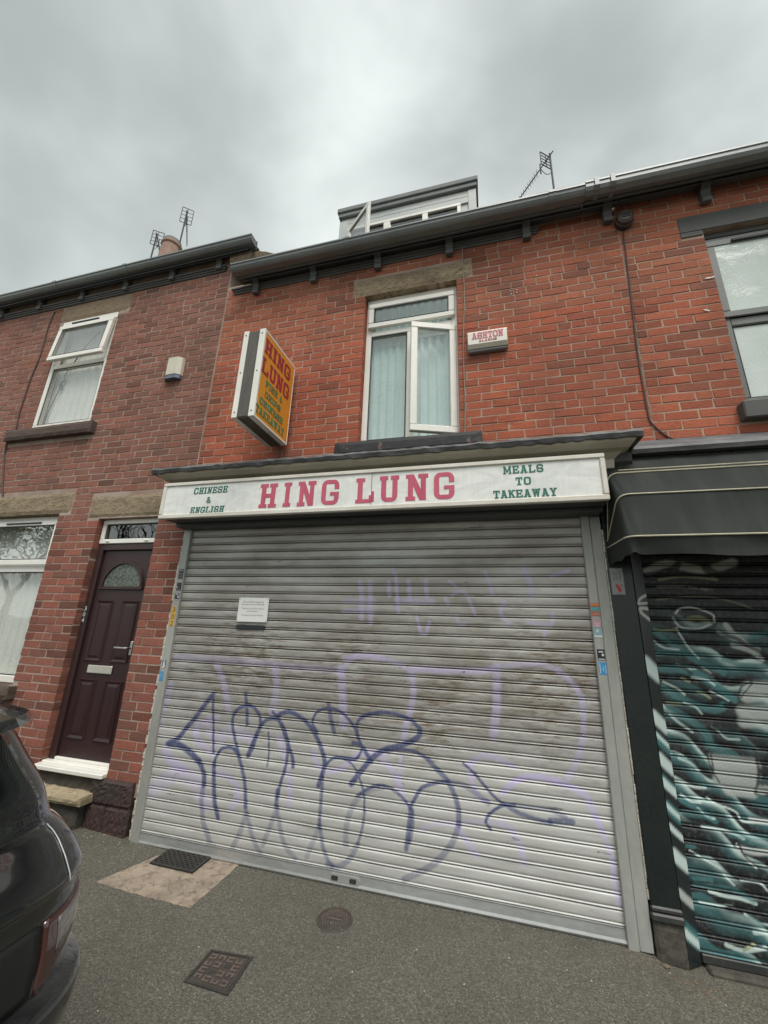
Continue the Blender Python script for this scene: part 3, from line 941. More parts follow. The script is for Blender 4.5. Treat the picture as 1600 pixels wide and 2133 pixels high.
MURAL = [
 (0.031,3,0.8,[(1.12,2.19),(1.25,2.24),(1.47,2.2),(1.65,2.25)]),
 (0.023,0,0.9,[(1.1,2.16),(1.24,2.19),(1.31,2.23),(1.33,2.31)]),
 (0.033,0,0.95,[(1.49,2.3),(1.49,2.2),(1.59,2.14),(1.67,2.08),(1.74,1.98)]),
 (0.033,0,0.95,[(1.78,2.27),(1.67,2.14),(1.57,2.11),(1.22,2.09),(1.1,2.1)]),
 (0.012,4,0.5,[(1.18,2.13),(1.32,2.15),(1.46,2.14),(1.53,2.13)]),
 (0.011,3,0.25,[(1.17,2.08),(1.34,2.08),(1.49,2.06)]),
 (0.008,0,0.9,[(1.34,2.08),(1.35,2.08)]),
 (0.008,0,0.9,[(1.42,2.09),(1.42,2.07)]),
 (0.008,0,0.9,[(1.48,2.06),(1.49,2.05)]),
 (0.008,4,0.3,[(1.15,1.99),(1.33,2.01),(1.49,2.01),(1.63,1.97),(1.7,1.94)]),
 (0.01,0,0.9,[(1.22,1.9),(1.27,1.94),(1.35,1.95),(1.44,1.93),(1.48,1.89),(1.47,1.83),(1.4,1.79),(1.31,1.79),(1.26,1.83)]),
 (0.007,3,0.8,[(1.25,1.9),(1.28,1.93),(1.35,1.94),(1.42,1.92),(1.47,1.89),(1.47,1.85)]),
 (0.025,4,0.4,[(1.32,1.86),(1.38,1.87),(1.43,1.85)]),
 (0.007,3,0.7,[(1.23,1.87),(1.25,1.82),(1.29,1.8),(1.37,1.8),(1.44,1.83)]),
 (0.018,3,0.6,[(1.53,1.83),(1.56,1.78),(1.59,1.75),(1.64,1.69),(1.68,1.68)]),
 (0.011,3,0.6,[(1.48,1.78),(1.53,1.75),(1.6,1.73)]),
 (0.018,3,0.6,[(1.55,1.7),(1.64,1.67),(1.69,1.62)]),
 (0.025,1,0.8,[(1.11,1.77),(1.17,1.71),(1.26,1.65),(1.37,1.63)]),
 (0.027,1,0.8,[(1.1,1.63),(1.21,1.64),(1.33,1.59),(1.46,1.53)]),
 (0.032,1,0.85,[(1.11,1.53),(1.25,1.53),(1.38,1.47),(1.49,1.37)]),
 (0.031,1,0.85,[(1.11,1.41),(1.25,1.33),(1.37,1.3),(1.43,1.33)]),
 (0.031,1,0.8,[(1.12,1.29),(1.21,1.24),(1.3,1.17),(1.32,1.1)]),
 (0.021,1,0.8,[(1.48,1.61),(1.58,1.58),(1.71,1.58)]),
 (0.021,1,0.7,[(1.66,1.76),(1.76,1.79)]),
 (0.009,2,0.8,[(1.09,1.71),(1.14,1.67),(1.23,1.66)]),
 (0.008,2,0.8,[(1.24,1.8),(1.26,1.74),(1.3,1.66),(1.34,1.61)]),
 (0.009,2,0.7,[(1.21,1.57),(1.27,1.54),(1.35,1.55),(1.39,1.52)]),
 (0.01,2,0.8,[(1.28,1.49),(1.36,1.48),(1.4,1.45)]),
 (0.007,2,0.8,[(1.37,1.41),(1.43,1.38),(1.46,1.36)]),
 (0.009,2,0.7,[(1.21,1.33),(1.27,1.31),(1.3,1.27)]),
 (0.011,2,0.7,[(1.12,1.25),(1.16,1.21),(1.23,1.16)]),
 (0.008,2,0.7,[(1.34,1.2),(1.38,1.17),(1.41,1.14),(1.48,1.14)]),
 (0.01,2,0.7,[(1.11,1.45),(1.19,1.41),(1.22,1.38)]),
 (0.013,4,0.6,[(1.1,1.79),(1.15,1.78),(1.24,1.79)]),
 (0.011,4,0.55,[(1.3,1.4),(1.33,1.39),(1.36,1.37)]),
 (0.012,4,0.5,[(1.11,1.32),(1.19,1.32)]),
 (0.011,4,0.5,[(1.22,1.48),(1.26,1.46)]),
 (0.014,0,0.9,[(1.32,1.77),(1.4,1.76),(1.56,1.75),(1.63,1.7),(1.73,1.65)]),
 (0.013,0,0.9,[(1.25,1.61),(1.31,1.56),(1.37,1.52),(1.45,1.46)]),
 (0.012,0,0.85,[(1.15,1.6),(1.21,1.58),(1.28,1.51)]),
 (0.013,0,0.9,[(1.44,1.33),(1.48,1.32),(1.48,1.26),(1.53,1.2)]),
 (0.012,0,0.85,[(1.26,1.26),(1.32,1.22),(1.38,1.15)]),
 (0.038,3,0.65,[(1.59,1.45),(1.69,1.46)]),
 (0.038,3,0.65,[(1.56,1.39),(1.68,1.41)]),
 (0.042,3,0.65,[(1.53,1.3),(1.66,1.31)]),
 (0.035,3,0.6,[(1.52,1.24),(1.65,1.25)]),
 (0.006,0,0.9,[(1.52,1.38),(1.55,1.45),(1.61,1.48)]),
 (0.004,0,0.9,[(1.53,1.38),(1.61,1.47)]),
 (0.035,3,0.65,[(1.31,1.01),(1.53,1.01)]),
 (0.035,3,0.65,[(1.33,0.96),(1.52,0.95)]),
 (0.035,3,0.65,[(1.33,0.9),(1.51,0.89)]),
 (0.029,3,0.65,[(1.37,0.85),(1.49,0.85)]),
 (0.005,0,0.95,[(1.29,1.04),(1.3,0.96),(1.33,0.89)]),
 (0.004,0,0.95,[(1.31,1.04),(1.31,0.95)]),
 (0.009,0,0.9,[(1.55,1.09),(1.55,1.02),(1.54,0.94),(1.51,0.85)]),
 (0.023,3,0.6,[(1.54,0.87),(1.57,0.88)]),
 (0.025,1,0.8,[(1.11,1.01),(1.19,0.98),(1.23,0.91),(1.26,0.86)]),
 (0.01,2,0.8,[(1.13,1.0),(1.19,0.98),(1.23,0.94)]),
 (0.011,2,0.8,[(1.12,0.88),(1.18,0.85),(1.25,0.85)]),
 (0.024,1,0.8,[(1.11,0.77),(1.21,0.72),(1.27,0.68)]),
 (0.01,2,0.85,[(1.11,0.8),(1.16,0.77),(1.21,0.77)]),
 (0.008,2,0.9,[(1.25,0.8),(1.29,0.77),(1.34,0.76),(1.39,0.74),(1.41,0.7),(1.47,0.7),(1.54,0.72)]),
 (0.017,3,0.7,[(1.46,0.71),(1.54,0.71)]),
 (0.007,2,0.8,[(1.19,0.74),(1.23,0.7),(1.27,0.69)]),
 (0.024,1,0.5,[(1.11,0.7),(1.24,0.7)]),
 (0.011,2,0.85,[(1.2,0.64),(1.27,0.64),(1.35,0.63),(1.4,0.61)]),
 (0.023,1,0.5,[(1.34,0.62),(1.52,0.63)]),
 (0.007,2,0.8,[(1.11,0.51),(1.19,0.47),(1.26,0.44)]),
 (0.013,1,0.7,[(1.14,0.53),(1.1,0.53)]),
 (0.015,1,0.7,[(1.11,0.37),(1.2,0.38)]),
 (0.007,2,0.8,[(1.27,0.41),(1.29,0.39),(1.31,0.37)]),
 (0.02,3,0.6,[(1.37,0.56),(1.44,0.55),(1.51,0.56)]),
 (0.006,0,0.95,[(1.37,0.58),(1.4,0.51),(1.48,0.45)]),
 (0.005,3,0.8,[(1.36,0.58),(1.38,0.52),(1.44,0.47)]),
 (0.011,2,0.8,[(1.18,0.32),(1.25,0.31),(1.33,0.31),(1.4,0.3)]),
 (0.017,1,0.6,[(1.11,0.34),(1.29,0.35),(1.39,0.31)]),
 (0.007,2,0.7,[(1.12,0.26),(1.2,0.26),(1.28,0.27)]),
 (0.008,2,0.8,[(1.34,0.24),(1.39,0.21),(1.44,0.21)]),
 (0.015,1,0.6,[(1.36,0.23),(1.44,0.19)]),
 (0.007,2,0.8,[(1.35,0.4),(1.44,0.4),(1.47,0.37)]),
 (0.013,2,0.75,[(1.22,0.08),(1.3,0.07),(1.41,0.1)]),
 (0.009,4,0.6,[(1.3,0.07),(1.36,0.11)]),
 (0.013,2,0.6,[(1.37,0.16),(1.43,0.17)]),
 (0.008,1,0.6,[(1.23,0.03),(1.41,0.04)])]

PAL = [(.010, .011, .012), (.062, .195, .200), (.64, .76, .72), (.50, .53, .50), (.30, .32, .18)]


def spray(P, layers):
    """P: N x 2 world points -> N x 4 colour and cover, strokes laid one over the other"""
    rgb = np.zeros((len(P), 3))
    cov = np.zeros(len(P))
    for r, col, alpha, pts in layers:
        soft = 1.05 if col[2] > col[1] * 1.2 and col[2] > .4 else .75
        pl = np.array(smooth_path(pts, 4))
        lo, hi = pl.min(0) - r * 1.8, pl.max(0) + r * 1.8
        sel = np.where((P[:, 0] > lo[0]) & (P[:, 0] < hi[0]) & (P[:, 1] > lo[1]) & (P[:, 1] < hi[1]))[0]
        if not len(sel):
            continue
        Q = P[sel]
        d = np.full(len(sel), 9.)
        for a, b in zip(pl[:-1], pl[1:]):
            ab = b - a
            t = np.clip(((Q - a) @ ab) / max(ab @ ab, 1e-9), 0, 1)
            d = np.minimum(d, np.hypot(*(Q - a - t[:, None] * ab).T))
        c = np.clip((r * (.95 + soft * .53) - d) / (r * soft), 0, 1)
        c = c * c * (3 - 2 * c) * alpha
        rgb[sel] = rgb[sel] * (1 - c)[:, None] + np.array(col) * c[:, None]
        cov[sel] = 1 - (1 - cov[sel]) * (1 - c)
    rgb = np.where(cov[:, None] > 1e-4, rgb / np.maximum(cov, 1e-4)[:, None], 0)
    return np.column_stack([np.clip(rgb, 0, 1), cov])

# ------------------------------------------------------------------ ground


def gz(x):
    def ss(t):
        t = min(max(t, 0), 1)
        return t * t * (3 - 2 * t)
    return .048 * ss((-2.3 - x) / 1.3) - .045 * ss((x - .68) / .4)


def ground_sheet(name, x0, x1, y0, y1, nx, ny, mat, jit=0.0, base=0.0, kind='structure'):
    b = MB()
    xs, ys = np.linspace(x0, x1, nx), np.linspace(y0, y1, ny)
    vs = [(x, y, gz(x) + base + (random.uniform(-jit, jit) if 0 < i < nx - 1 and 0 < j < ny - 1 else 0)) for j, y in enumerate(ys) for i, x in enumerate(xs)]
    fs = [(j * nx + i, j * nx + i + 1, (j + 1) * nx + i + 1, (j + 1) * nx + i) for j in range(ny - 1) for i in range(nx - 1)]
    b.add(vs, fs)
    o = b.build(name, mat, None, smooth=True)
    o['kind'] = kind
    return o


ground_sheet('pavement', -40, 16, -4.6, .35, 520, 50, 'asphalt', .0012)
structure(MB().quad((-600, -600, -.16), (600, -600, -.16), (600, 600, -.16), (-600, 600, -.16)).build('ground', 'road'))
structure(MB().box(-40, 16, -4.75, -4.6, -.3, .0, .015).build('kerb', 'kerb'))

# ------------------------------------------------------------------ brickwork
CAMP = Vector((0, -3.2, 1.74))


def brick_variant(seed, hx, hz, hy=.05):
    rnd = random.Random(seed)
    base = [(-hx, -hz), (0, -hz), (hx, -hz), (hx, 0), (hx, hz), (0, hz), (-hx, hz), (-hx, 0)]
    ring = []
    for i, (x, z) in enumerate(base):
        j = .0022
        ring.append((x + rnd.uniform(-j, j), z + rnd.uniform(-j, j)))
    k_ = [.93 + rnd.uniform(-.01, .02) for _ in range(8)]
    vs = [(x, hy, z) for x, z in ring] + [(x, -hy + .005, z) for x, z in ring]
    vs += [(x - math.copysign(.004, x) if abs(x) > .01 else x, -hy + rnd.uniform(-.0012, .0012), z - math.copysign(.0035, z) if abs(z) > .005 else z) for x, z in ring]
    vs.append((0, -hy - .0008, 0))
    fs = []
    for r in (0, 1):
        for i in range(8):
            a, b = r * 8 + i, r * 8 + (i + 1) % 8
            fs.append((a, b, b + 8, a + 8))
    for i in range(8):
        fs.append((16 + i, 16 + (i + 1) % 8, 24))
    return vs, fs


BW, BH = .218, .0695
BV = [brick_variant(i, BW / 2, BH / 2) for i in range(7)]
BM = []
for i, (vs, fs) in enumerate(BV):
    me = bpy.data.meshes.new('brick')
    me.from_pydata(vs, [], fs)
    me.materials.append(M['brick'])
    BM.append(me)


def brick_colour(tone, x, z):
    r = random.random()
    if tone == 'shop':
        c = [(.400, .122, .070), (.355, .112, .066), (.440, .138, .074), (.310, .102, .066), (.40, .140, .085)][int(r * 5)]
        if random.random() < .07:
            c = (.200, .088, .062)
        if z > 5.2 and random.random() < .35:
            c = (.40, .15, .085)
    elif tone == 'left':
        c = [(.285, .116, .084), (.256, .108, .082), (.315, .124, .086), (.232, .104, .082), (.29, .135, .100)][int(r * 5)]
        if random.random() < .12:
            c = (.165, .088, .070)
        if z < 2.7:
            c = (c[0] * 1.12, c[1] * .86, c[2] * .80)
    else:
        c = [(.410, .130, .074), (.365, .118, .068), (.440, .148, .080), (.32, .108, .069), (.41, .152, .094)][int(r * 5)]
        if random.random() < .08:
            c = (.205, .095, .070)
    mean = {'shop': (.365, .133, .084), 'left': (.258, .126, .095), 'right': (.375, .140, .088)}[tone]
    c = tuple(m_ + (v - m_) * .62 for m_, v in zip(mean, c[:3]))
    f = random.uniform(.93, 1.07)
    if tone != 'left' and z < 4.5:
        c = (c[0] * 1.06, c[1] * .90, c[2] * .86)
    if tone == 'shop' and z > 4.9:      # soot either side of the lintel
        d = min(abs(x + 1.32), abs(x - .04))
        f *= 1 - .42 * max(0, 1 - d / .28) * random.uniform(.5, 1.1)
    return (min(c[0] * f, 1), min(c[1] * f, 1), min(c[2] * f, 1), 1)


def lay_bricks(x0, x1, z0, z1, pitch, tone, holes, phase=0.0, dark_edges=()):
    """list of (cx, cz, w, h, colour) for a stretcher-bond wall with odd headers, cut round the holes"""
    res = []
    n = int(math.ceil((z1 - z0) / pitch))
    L = .228
    for k in range(n):
        a, b = z0 + k * pitch, min(z0 + (k + 1) * pitch, z1)
        if b - a < .03:
            continue
        spans = [(x0, x1)]
        for hx0, hx1, hz0, hz1 in holes:
            ov = min(b, hz1) - max(a, hz0)
            if ov > .3 * pitch:
                ns = []
                for s, e_ in spans:
                    if hx1 <= s or hx0 >= e_:
                        ns.append((s, e_))
                    else:
                        if hx0 > s:
                            ns.append((s, hx0))
                        if hx1 < e_:
                            ns.append((hx1, e_))
                spans = ns
        ph = (phase + (k % 2) * L / 2 + random.uniform(-.010, .010)) % L
        cuts = []
        x = x0 - L + ph
        while x < x1 + L:
            cuts.append(x)
            if random.random() < .07:      # a closer pair: two headers in the length of one stretcher
                x += L / 2
                cuts.append(x)
                x += L / 2
            else:
                x += L + random.uniform(-.006, .006)
        for s, e_ in spans:
            edges = [s] + [c for c in cuts if s + .055 < c < e_ - .055] + [e_]
            for p, q in zip(edges[:-1], edges[1:]):
                c = brick_colour(tone, (p + q) / 2, a)
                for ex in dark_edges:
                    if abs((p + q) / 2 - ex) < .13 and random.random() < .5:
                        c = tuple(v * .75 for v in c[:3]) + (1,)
                # a brick at an opening shows its end in the reveal
                p_ = p + (.0037 if p > s or abs(s - x0) < 1e-6 else -.002)
                q_ = q - (.0037 if q < e_ or abs(e_ - x1) < 1e-6 else -.002)
                res.append(((p_ + q_) / 2, (a + b) / 2, q_ - p_, b - a - .0072, c))
    return res


def shows(cx, cz):
    """projected size of a brick at the photograph's standpoint"""
    d = Vector((cx, 0, cz)) - CAMP
    q = camo.matrix_world.to_3x3().transposed() @ d
    if q.z >= 0:
        return 0
    u, v = q.x / -q.z * 819.87, q.y / -q.z * 819.87
    if abs(u) > 830 or abs(v) > 1090:
        return 0
    return (3.2 / d.length) / (d.length ** 2)


def build_bricks(wall, bricks, y=0.0, hidden=()):
    off = OFF[wall.name]

    def vis(b):
        for hx0, hx1, hz0, hz1 in hidden:
            if hx0 < b[0] < hx1 and hz0 < b[1] < hz1:
                return 0
        return shows(b[0], b[1]) * b[2]
    order = sorted(bricks, key=vis, reverse=True)
    singles, rest = order[:300], order[300:]
    for cx, cz, w, h, c in singles:
        o = bpy.data.objects.new('brick', random.choice(BM))
        o.color = c
        o.location = (cx - off.x, y + .05 + random.uniform(-.0022, .0018) - off.y, cz - off.z)
        o.scale = (w / BW, 1, h / BH)
        o.rotation_euler = (random.uniform(-.012, .012), random.uniform(-.006, .006), random.uniform(-.008, .008))
        o.parent = wall
        COL.objects.link(o)
    if rest:
        V, F, C = [], [], []
        for cx, cz, w, h, c in rest:
            vs, fs = random.choice(BV)
            yy = y + .05 + random.uniform(-.0022, .0018)
            b0 = len(V)
            ro = random.uniform(-.006, .006)
            V += [(cx + p[0] * w / BW, p[1] + yy, cz + p[2] * h / BH + p[0] * ro) for p in vs]
            F += [tuple(b0 + i for i in q) for q in fs]
            C += [c] * len(vs)
        mb = MB()
        mb.v, mb.f, mb.mi = V, F, [0] * len(F)
        mb.build('brick', 'brickf', wall, attr=('tint', C), kind='stuff')


def wall_body(b, x0, x1, z0, z1, holes, yf, yb, mi=0):
    """solid wall slab with rectangular openings: front faces plus the reveals"""
    xs = sorted({x0, x1, *[min(max(h[i], x0), x1) for h in holes for i in (0, 1)]})
    zs = sorted({z0, z1, *[min(max(h[i], z0), z1) for h in holes for i in (2, 3)]})

    def solid(i, j):
        if i < 0 or j < 0 or i >= len(xs) - 1 or j >= len(zs) - 1:
            return False
        cx, cz = (xs[i] + xs[i + 1]) / 2, (zs[j] + zs[j + 1]) / 2
        return not any(h[0] < cx < h[1] and h[2] < cz < h[3] for h in holes)
    for i in range(len(xs) - 1):
        for j in range(len(zs) - 1):
            if not solid(i, j):
                continue
            a, c, p, q = xs[i], xs[i + 1], zs[j], zs[j + 1]
            b.quad((a, yf, p), (c, yf, p), (c, yf, q), (a, yf, q), mi)
            b.quad((a, yb, p), (a, yb, q), (c, yb, q), (c, yb, p), mi)
            if not solid(i - 1, j):
                b.quad((a, yf, p), (a, yf, q), (a, yb, q), (a, yb, p), mi)
            if not solid(i + 1, j):
                b.quad((c, yf, p), (c, yb, p), (c, yb, q), (c, yf, q), mi)
            if not solid(i, j - 1):
                b.quad((a, yf, p), (a, yb, p), (c, yb, p), (c, yf, p), mi)
            if not solid(i, j + 1):
                b.quad((a, yf, q), (c, yf, q), (c, yb, q), (a, yb, q), mi)


def curtain(x0, x1, z0, z1, y, amp, waves, seed=0):
    rnd = random.Random(seed)
    n, mrows = 90, 10
    ph = [rnd.uniform(0, 6) for _ in range(3)]
    vs = []
    for j in range(mrows):
        v = j / (mrows - 1)
        for i in range(n):
            u = i / (n - 1)
            a = amp * (.55 + .45 * math.sin(3 * u + ph[0]))
            yy = y + a * math.sin(waves * 2 * math.pi * u + .5 * math.sin(5 * u + ph[1]) + .25 * v * math.sin(9 * u + ph[2]))
            vs.append((x0 + (x1 - x0) * u, yy, z0 + (z1 - z0) * v))
    fs = [(j * n + i, j * n + i + 1, (j + 1) * n + i + 1, (j + 1) * n + i) for j in range(mrows - 1) for i in range(n - 1)]
    return MB().add(vs, fs)


def room(b, x0, x1, z0, z1, y0, y1):
    b.quad((x0, y1, z0), (x1, y1, z0), (x1, y1, z1), (x0, y1, z1))
    b.quad((x0, y0, z0), (x0, y1, z0), (x0, y1, z1), (x0, y0, z1))
    b.quad((x1, y0, z0), (x1, y0, z1), (x1, y1, z1), (x1, y1, z0))
    b.quad((x0, y0, z0), (x1, y0, z0), (x1, y1, z0), (x0, y1, z0))
    b.quad((x0, y0, z1), (x0, y1, z1), (x1, y1, z1), (x1, y0, z1))
    return b


def pane(x0, x1, z0, z1, y, t=.004):
    return MB().box(x0, x1, y, y + t, z0, z1)


def rough_block(x0, x1, y0, y1, z0, z1, seed, amp=.008, nx=14, nz=6, ch=.01):
    """hand-dressed stone block: front face as a rough grid, tapering to its edges"""
    rnd = random.Random(seed)
    b = MB()
    vs = []
    for j in range(nz + 1):
        for i in range(nx + 1):
            ed = i in (0, nx) or j in (0, nz)
            y = y0 + (ch if ed else rnd.uniform(-amp, amp * .4))
            x = x0 + (x1 - x0) * i / nx + (0 if i in (0, nx) else rnd.uniform(-.2, .2) * (x1 - x0) / nx)
            vs.append((x + (rnd.uniform(-.003, .003) if i in (0, nx) else 0), y, z0 + (z1 - z0) * j / nz + (rnd.uniform(-.003, .003) if j in (0, nz) else 0)))
    m = nx + 1
    fs = [(j * m + i, j * m + i + 1, (j + 1) * m + i + 1, (j + 1) * m + i) for j in range(nz) for i in range(nx)]
    per = [i for i in range(m)] + [j * m + nx for j in range(1, nz + 1)] + [nz * m + i for i in range(nx - 1, -1, -1)] + [j * m for j in range(nz - 1, 0, -1)]
    nb = len(vs)
    vs += [(vs[i][0], y1, vs[i][2]) for i in per]
    n = len(per)
    fs += [(per[k_], nb + k_, nb + (k_ + 1) % n, per[(k_ + 1) % n]) for k_ in range(n)]
    return b.add(vs, fs)


def eaves(house, x0, x1, ztop, depth, bracket_xs, ledge, gut_h=.085, big=False):
    """gutter, boarded soffit, timber brackets and the stepped brick band under them"""
    g0, g1 = -depth, -depth + .115
    z = ztop
    if big:
        pr = [(g0, z), (g0 - .004, z - .022), (g0 + .004, z - .03), (g0 + .004, z - .065), (g0 + .02, z - gut_h), (g0 + .06, z - gut_h - .018), (g1, z - gut_h), (g1, z)]
    else:
        pr = [(g0, z), (g0 - .002, z - .018), (g0 + .008, z - .024), (g0 + .012, z - .05), (g0 + .028, z - .072), (g0 + .045, z - gut_h), (g1, z - gut_h), (g1, z)]
    gut = MB().prof_x(pr, x0, x1).build('gutter', 'gutter', house)
    sb = MB()
    zs = z - gut_h + .045
    sb.box(x0 + .002, x1 - .002, g1 + .002, g1 + .024, z - gut_h - .022, z + .02, .003)
    sb.prof_x([(g1 + .025, zs - .03), (-.012, zs - .012), (-.012, zs + .012), (g1 + .025, zs - .006)], x0 + .004, x1 - .004)
    sb.build('soffit', 'soffit', house)
    for bx in bracket_xs:
        w = .036
        bp = [(-.012, zs - .2), (-.055, zs - .2), (-.062, zs - .17), (-.05, zs - .12), (-.075, zs - .07), (g1 + .06, zs - .05), (g1 + .03, zs - .034), (-.012, zs - .016)]
        MB().prof_x(bp, bx - w, bx + w).build('bracket', 'soffit', house)
    if ledge:
        a, c, lz0, lz1 = ledge
        h = (lz1 - lz0) / 3
        lb = MB()
        for i, d in enumerate((.018, .03, .045)):
            lb.box(a + (2 - i) * .012, c - (2 - i) * .012, -d, .02, lz0 + i * h + (0 if i == 0 else .001), lz0 + (i + 1) * h, .004)
        lb.build('brick_ledge', 'soffit', house)
    return gut


def union(house, x, ztop, depth):
    g = -depth
    z = ztop
    MB().prof_x([(g - .006, z + .004), (g - .008, z - .022), (g + .002, z - .028), (g + .006, z - .054), (g + .022, z - .078), (g + .043, z - .092), (g + .11, z - .092), (g + .11, z - .0875), (g + .045, z - .0865), (g + .027, z - .0735), (g + .011, z - .0505), (g + .007, z - .0245), (g - .003, z - .0185), (g - .001, z + .004)], x - .03, x + .03).build('gutter_union', 'gutter', house)


def roof_parts(house, x0, x1, ze, ridge_y=4.4):
    zr = ze + ridge_y
    b = MB()
    n = 15
    t = .012
    dy = (ridge_y + .12) / n
    for i in range(n):      # slate courses, each lapping the one below
        y0_, y1_ = -.12 + i * dy, -.12 + (i + 1) * dy + .02
        b.quad((x0, y0_, ze - .12 + i * dy + t), (x1, y0_, ze - .12 + i * dy + t), (x1, y1_, ze - .12 + (i + 1) * dy + .02), (x0, y1_, ze - .12 + (i + 1) * dy + .02))
        b.quad((x0, y0_, ze - .12 + i * dy), (x1, y0_, ze - .12 + i * dy), (x1, y0_, ze - .12 + i * dy + t), (x0, y0_, ze - .12 + i * dy + t))
    b.quad((x0, ridge_y, zr), (x1, ridge_y, zr), (x1, 2 * ridge_y, ze), (x0, 2 * ridge_y, ze))
    rf = b.build('roof', 'slate', house)
    MB().tube([(x0, ridge_y, zr + .02), (x1, ridge_y, zr + .02)], .1, 8).build('ridge_tile', 'clay', rf)
    e_ = MB()
    e_.quad((x0, 8.5, 0), (x0, 8.5, ze), (x1, 8.5, ze), (x1, 8.5, 0))
    for x in (x0, x1):
        e_.add([(x, .3, 0), (x, 8.5, 0), (x, 8.5, ze), (x, ridge_y, zr), (x, .3, ze)], [(0, 1, 2, 3, 4)])
    e_.build('rear_walls', 'mortar2', house)
    return rf

# ------------------------------------------------------------------ house 302 (over the takeaway)
SX0, SX1 = -2.905, 1.30
shop = thing('terraced_house', 'red brick terraced house above the white fascia sign, middle of the row', 'house', (-.8, 0, 0), 'brick terraced houses in a row')
CW = (-1.145, -.185, 3.36, 5.13)
sw = MB()
wall_body(sw, SX0, SX1, 2.95, 5.64, [CW], .0030, .30)
shop_wall = sw.build('wall', 'mortar', shop)
lint = [(-1.29, -.03, 5.13, 5.345)]
sillh = [(-1.345, 0.0, 3.27, 3.36)]
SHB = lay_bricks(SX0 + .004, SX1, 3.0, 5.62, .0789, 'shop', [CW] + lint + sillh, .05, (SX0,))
build_bricks(shop_wall, SHB, hidden=[(-3.1, 1.15, 2.9, 3.13)])
lb = rough_block(-1.293, -.028, -.006, .12, 5.128, 5.347, 3, .006, 22, 5)
lb.build('lintel', 'sandstone', shop)
sb = rough_block(-1.345, .0, -.075, .1, 3.245, 3.385, 5, .0025, 24, 4, .012)
sb.build('window_sill', 'blacksill', shop)
b = MB()
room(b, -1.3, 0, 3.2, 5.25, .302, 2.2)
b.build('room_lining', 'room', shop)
# window: fixed light, top-hung fanlight, casement swung outwards
win = MB().frame(-1.14, -.19, 3.40, 5.125, .075, .145, .058).build('window', 'upvc', shop)
fm = MB()
fm.box(-1.082, -.248, .078, .142, 4.655, 4.715, .005)
fm.box(-.700, -.640, .078, .142, 3.458, 4.655, .005)
fm.build('glazing_bar', 'upvc', win)
fs = MB().frame(-1.115, -.215, 4.735, 5.045, .040, .076, .062, .008)
fs.build('fanlight_sash', 'upvc', win)
g_ = MB().frame(-1.054, -.276, 4.796, 4.984, .044, .05, .010, 0)
g_.build('glazing_bead', 'gasket', win)
pane(-1.053, -.277, 4.797, 4.983, .055).build('pane', 'glassteal', win)
MB().frame(-1.085, -.70, 3.455, 4.656, .083, .09, .012, 0).build('glazing_bead', 'gasket', win)
pane(-1.084, -.701, 3.457, 4.654, .10).build('pane', 'glassteal', win)
# open casement, hinged on its right-hand side
hx, hy = -.205, .066
ang = math.atan2(-.145, -.42)
ux, uy = math.cos(ang), math.sin(ang)


def cas(u, d, z):        # u along the sash from the hinge, d outwards from its face
    return (hx + ux * u + uy * d, hy + uy * u - ux * d, z)


def cas_box(u0, u1, d0, d1, z0, z1):
    t = MB().box(u0, u1, d0, d1, z0, z1, .006)
    t.v = [cas(*p) for p in t.v]
    return t


CL, z0, z1 = .445, 3.445, 4.635
cb = MB()
for q in ((0, CL, 0, .05, z0, z0 + .066), (0, CL, 0, .05, z1 - .066, z1), (0, .066, .001, .05, z0 + .066, z1 - .066), (CL - .066, CL, .001, .05, z0 + .066, z1 - .066)):
    t = cas_box(*q)
    cb.add(t.v, t.f)
cb.build('casement_sash', 'upvc', win)
t = cas_box(.067, CL - .067, .02, .026, z0 + .067, z1 - .067)
t.build('pane', 'glassteal', win)
curtain(-1.12, -.2, 3.4, 5.1, .17, .019, 11, 2).build('net_curtain', 'laceteal', win, smooth=True)
v = MB()
for i in range(11):
    v.box(-1.06 + i * .033, -1.06 + i * .033 + .016, .147, .149, 4.565, 4.60 + (i % 3) * .006)
v.box(-1.12, -.2, .1465, .1485, 4.612, 4.66)
v.build('pelmet_trim', 'upvc', win)
eaves(shop, -2.70, 1.0, 5.665, .27, [-2.49, -1.76, -1.01, -.25, .50, 1.2][:5], (-2.83, .63, 5.495, 5.565))
for x in (-1.3, .72):
    union(shop, x, 5.665, .27)
roof_parts(shop, -2.6, 1.29, 5.66)
# timber cornice and lead over the fascia
cn = MB()
cf = [(-3.09, -.30, 3.105), (1.07, -.30, 3.105), (1.07, .0, 3.105), (-3.09, .0, 3.105)]
prof = [(0, 0), (.012, -.02), (.055, -.05), (.10, -.062), (.15, -.10), (.155, -.17)]
rings = [[(-3.09 + i_, -.30 + i_, 3.105 + dz), (1.07 - i_ * .8, -.30 + i_, 3.105 + dz), (1.07 - i_ * .8, .0, 3.105 + dz), (-3.09 + i_, .0, 3.105 + dz)] for i_, dz in prof]
vs = [p for r in rings for p in r]
fs_ = []
for i in range(len(rings) - 1):
    for j in range(4):
        a, c = i * 4 + j, i * 4 + (j + 1) % 4
        fs_.append((a, c, c + 4, a + 4))
fs_.append(tuple((len(rings) - 1) * 4 + j for j in range(4)))
cn.add(vs, fs_)
cor = cn.build('cornice', 'creampaint', shop)
lf = MB()
rnd = random.Random(4)
n = 90
top, mid, low, bak = [], [], [], []
for i in range(n + 1):
    x = -3.125 + (1.105 + 3.125) * i / n
    w = rnd.uniform(-.006, .006)
    top.append((x, -.322 + w, 3.148 + rnd.uniform(-.004, .004)))
    mid.append((x, -.334 + w, 3.128 + rnd.uniform(-.004, .004)))
    low.append((x, -.318 + w * .6, 3.100 + rnd.uniform(-.007, .006)))
    bak.append((x, -.012, 3.262 + rnd.uniform(-.005, .005)))
m_ = n + 1
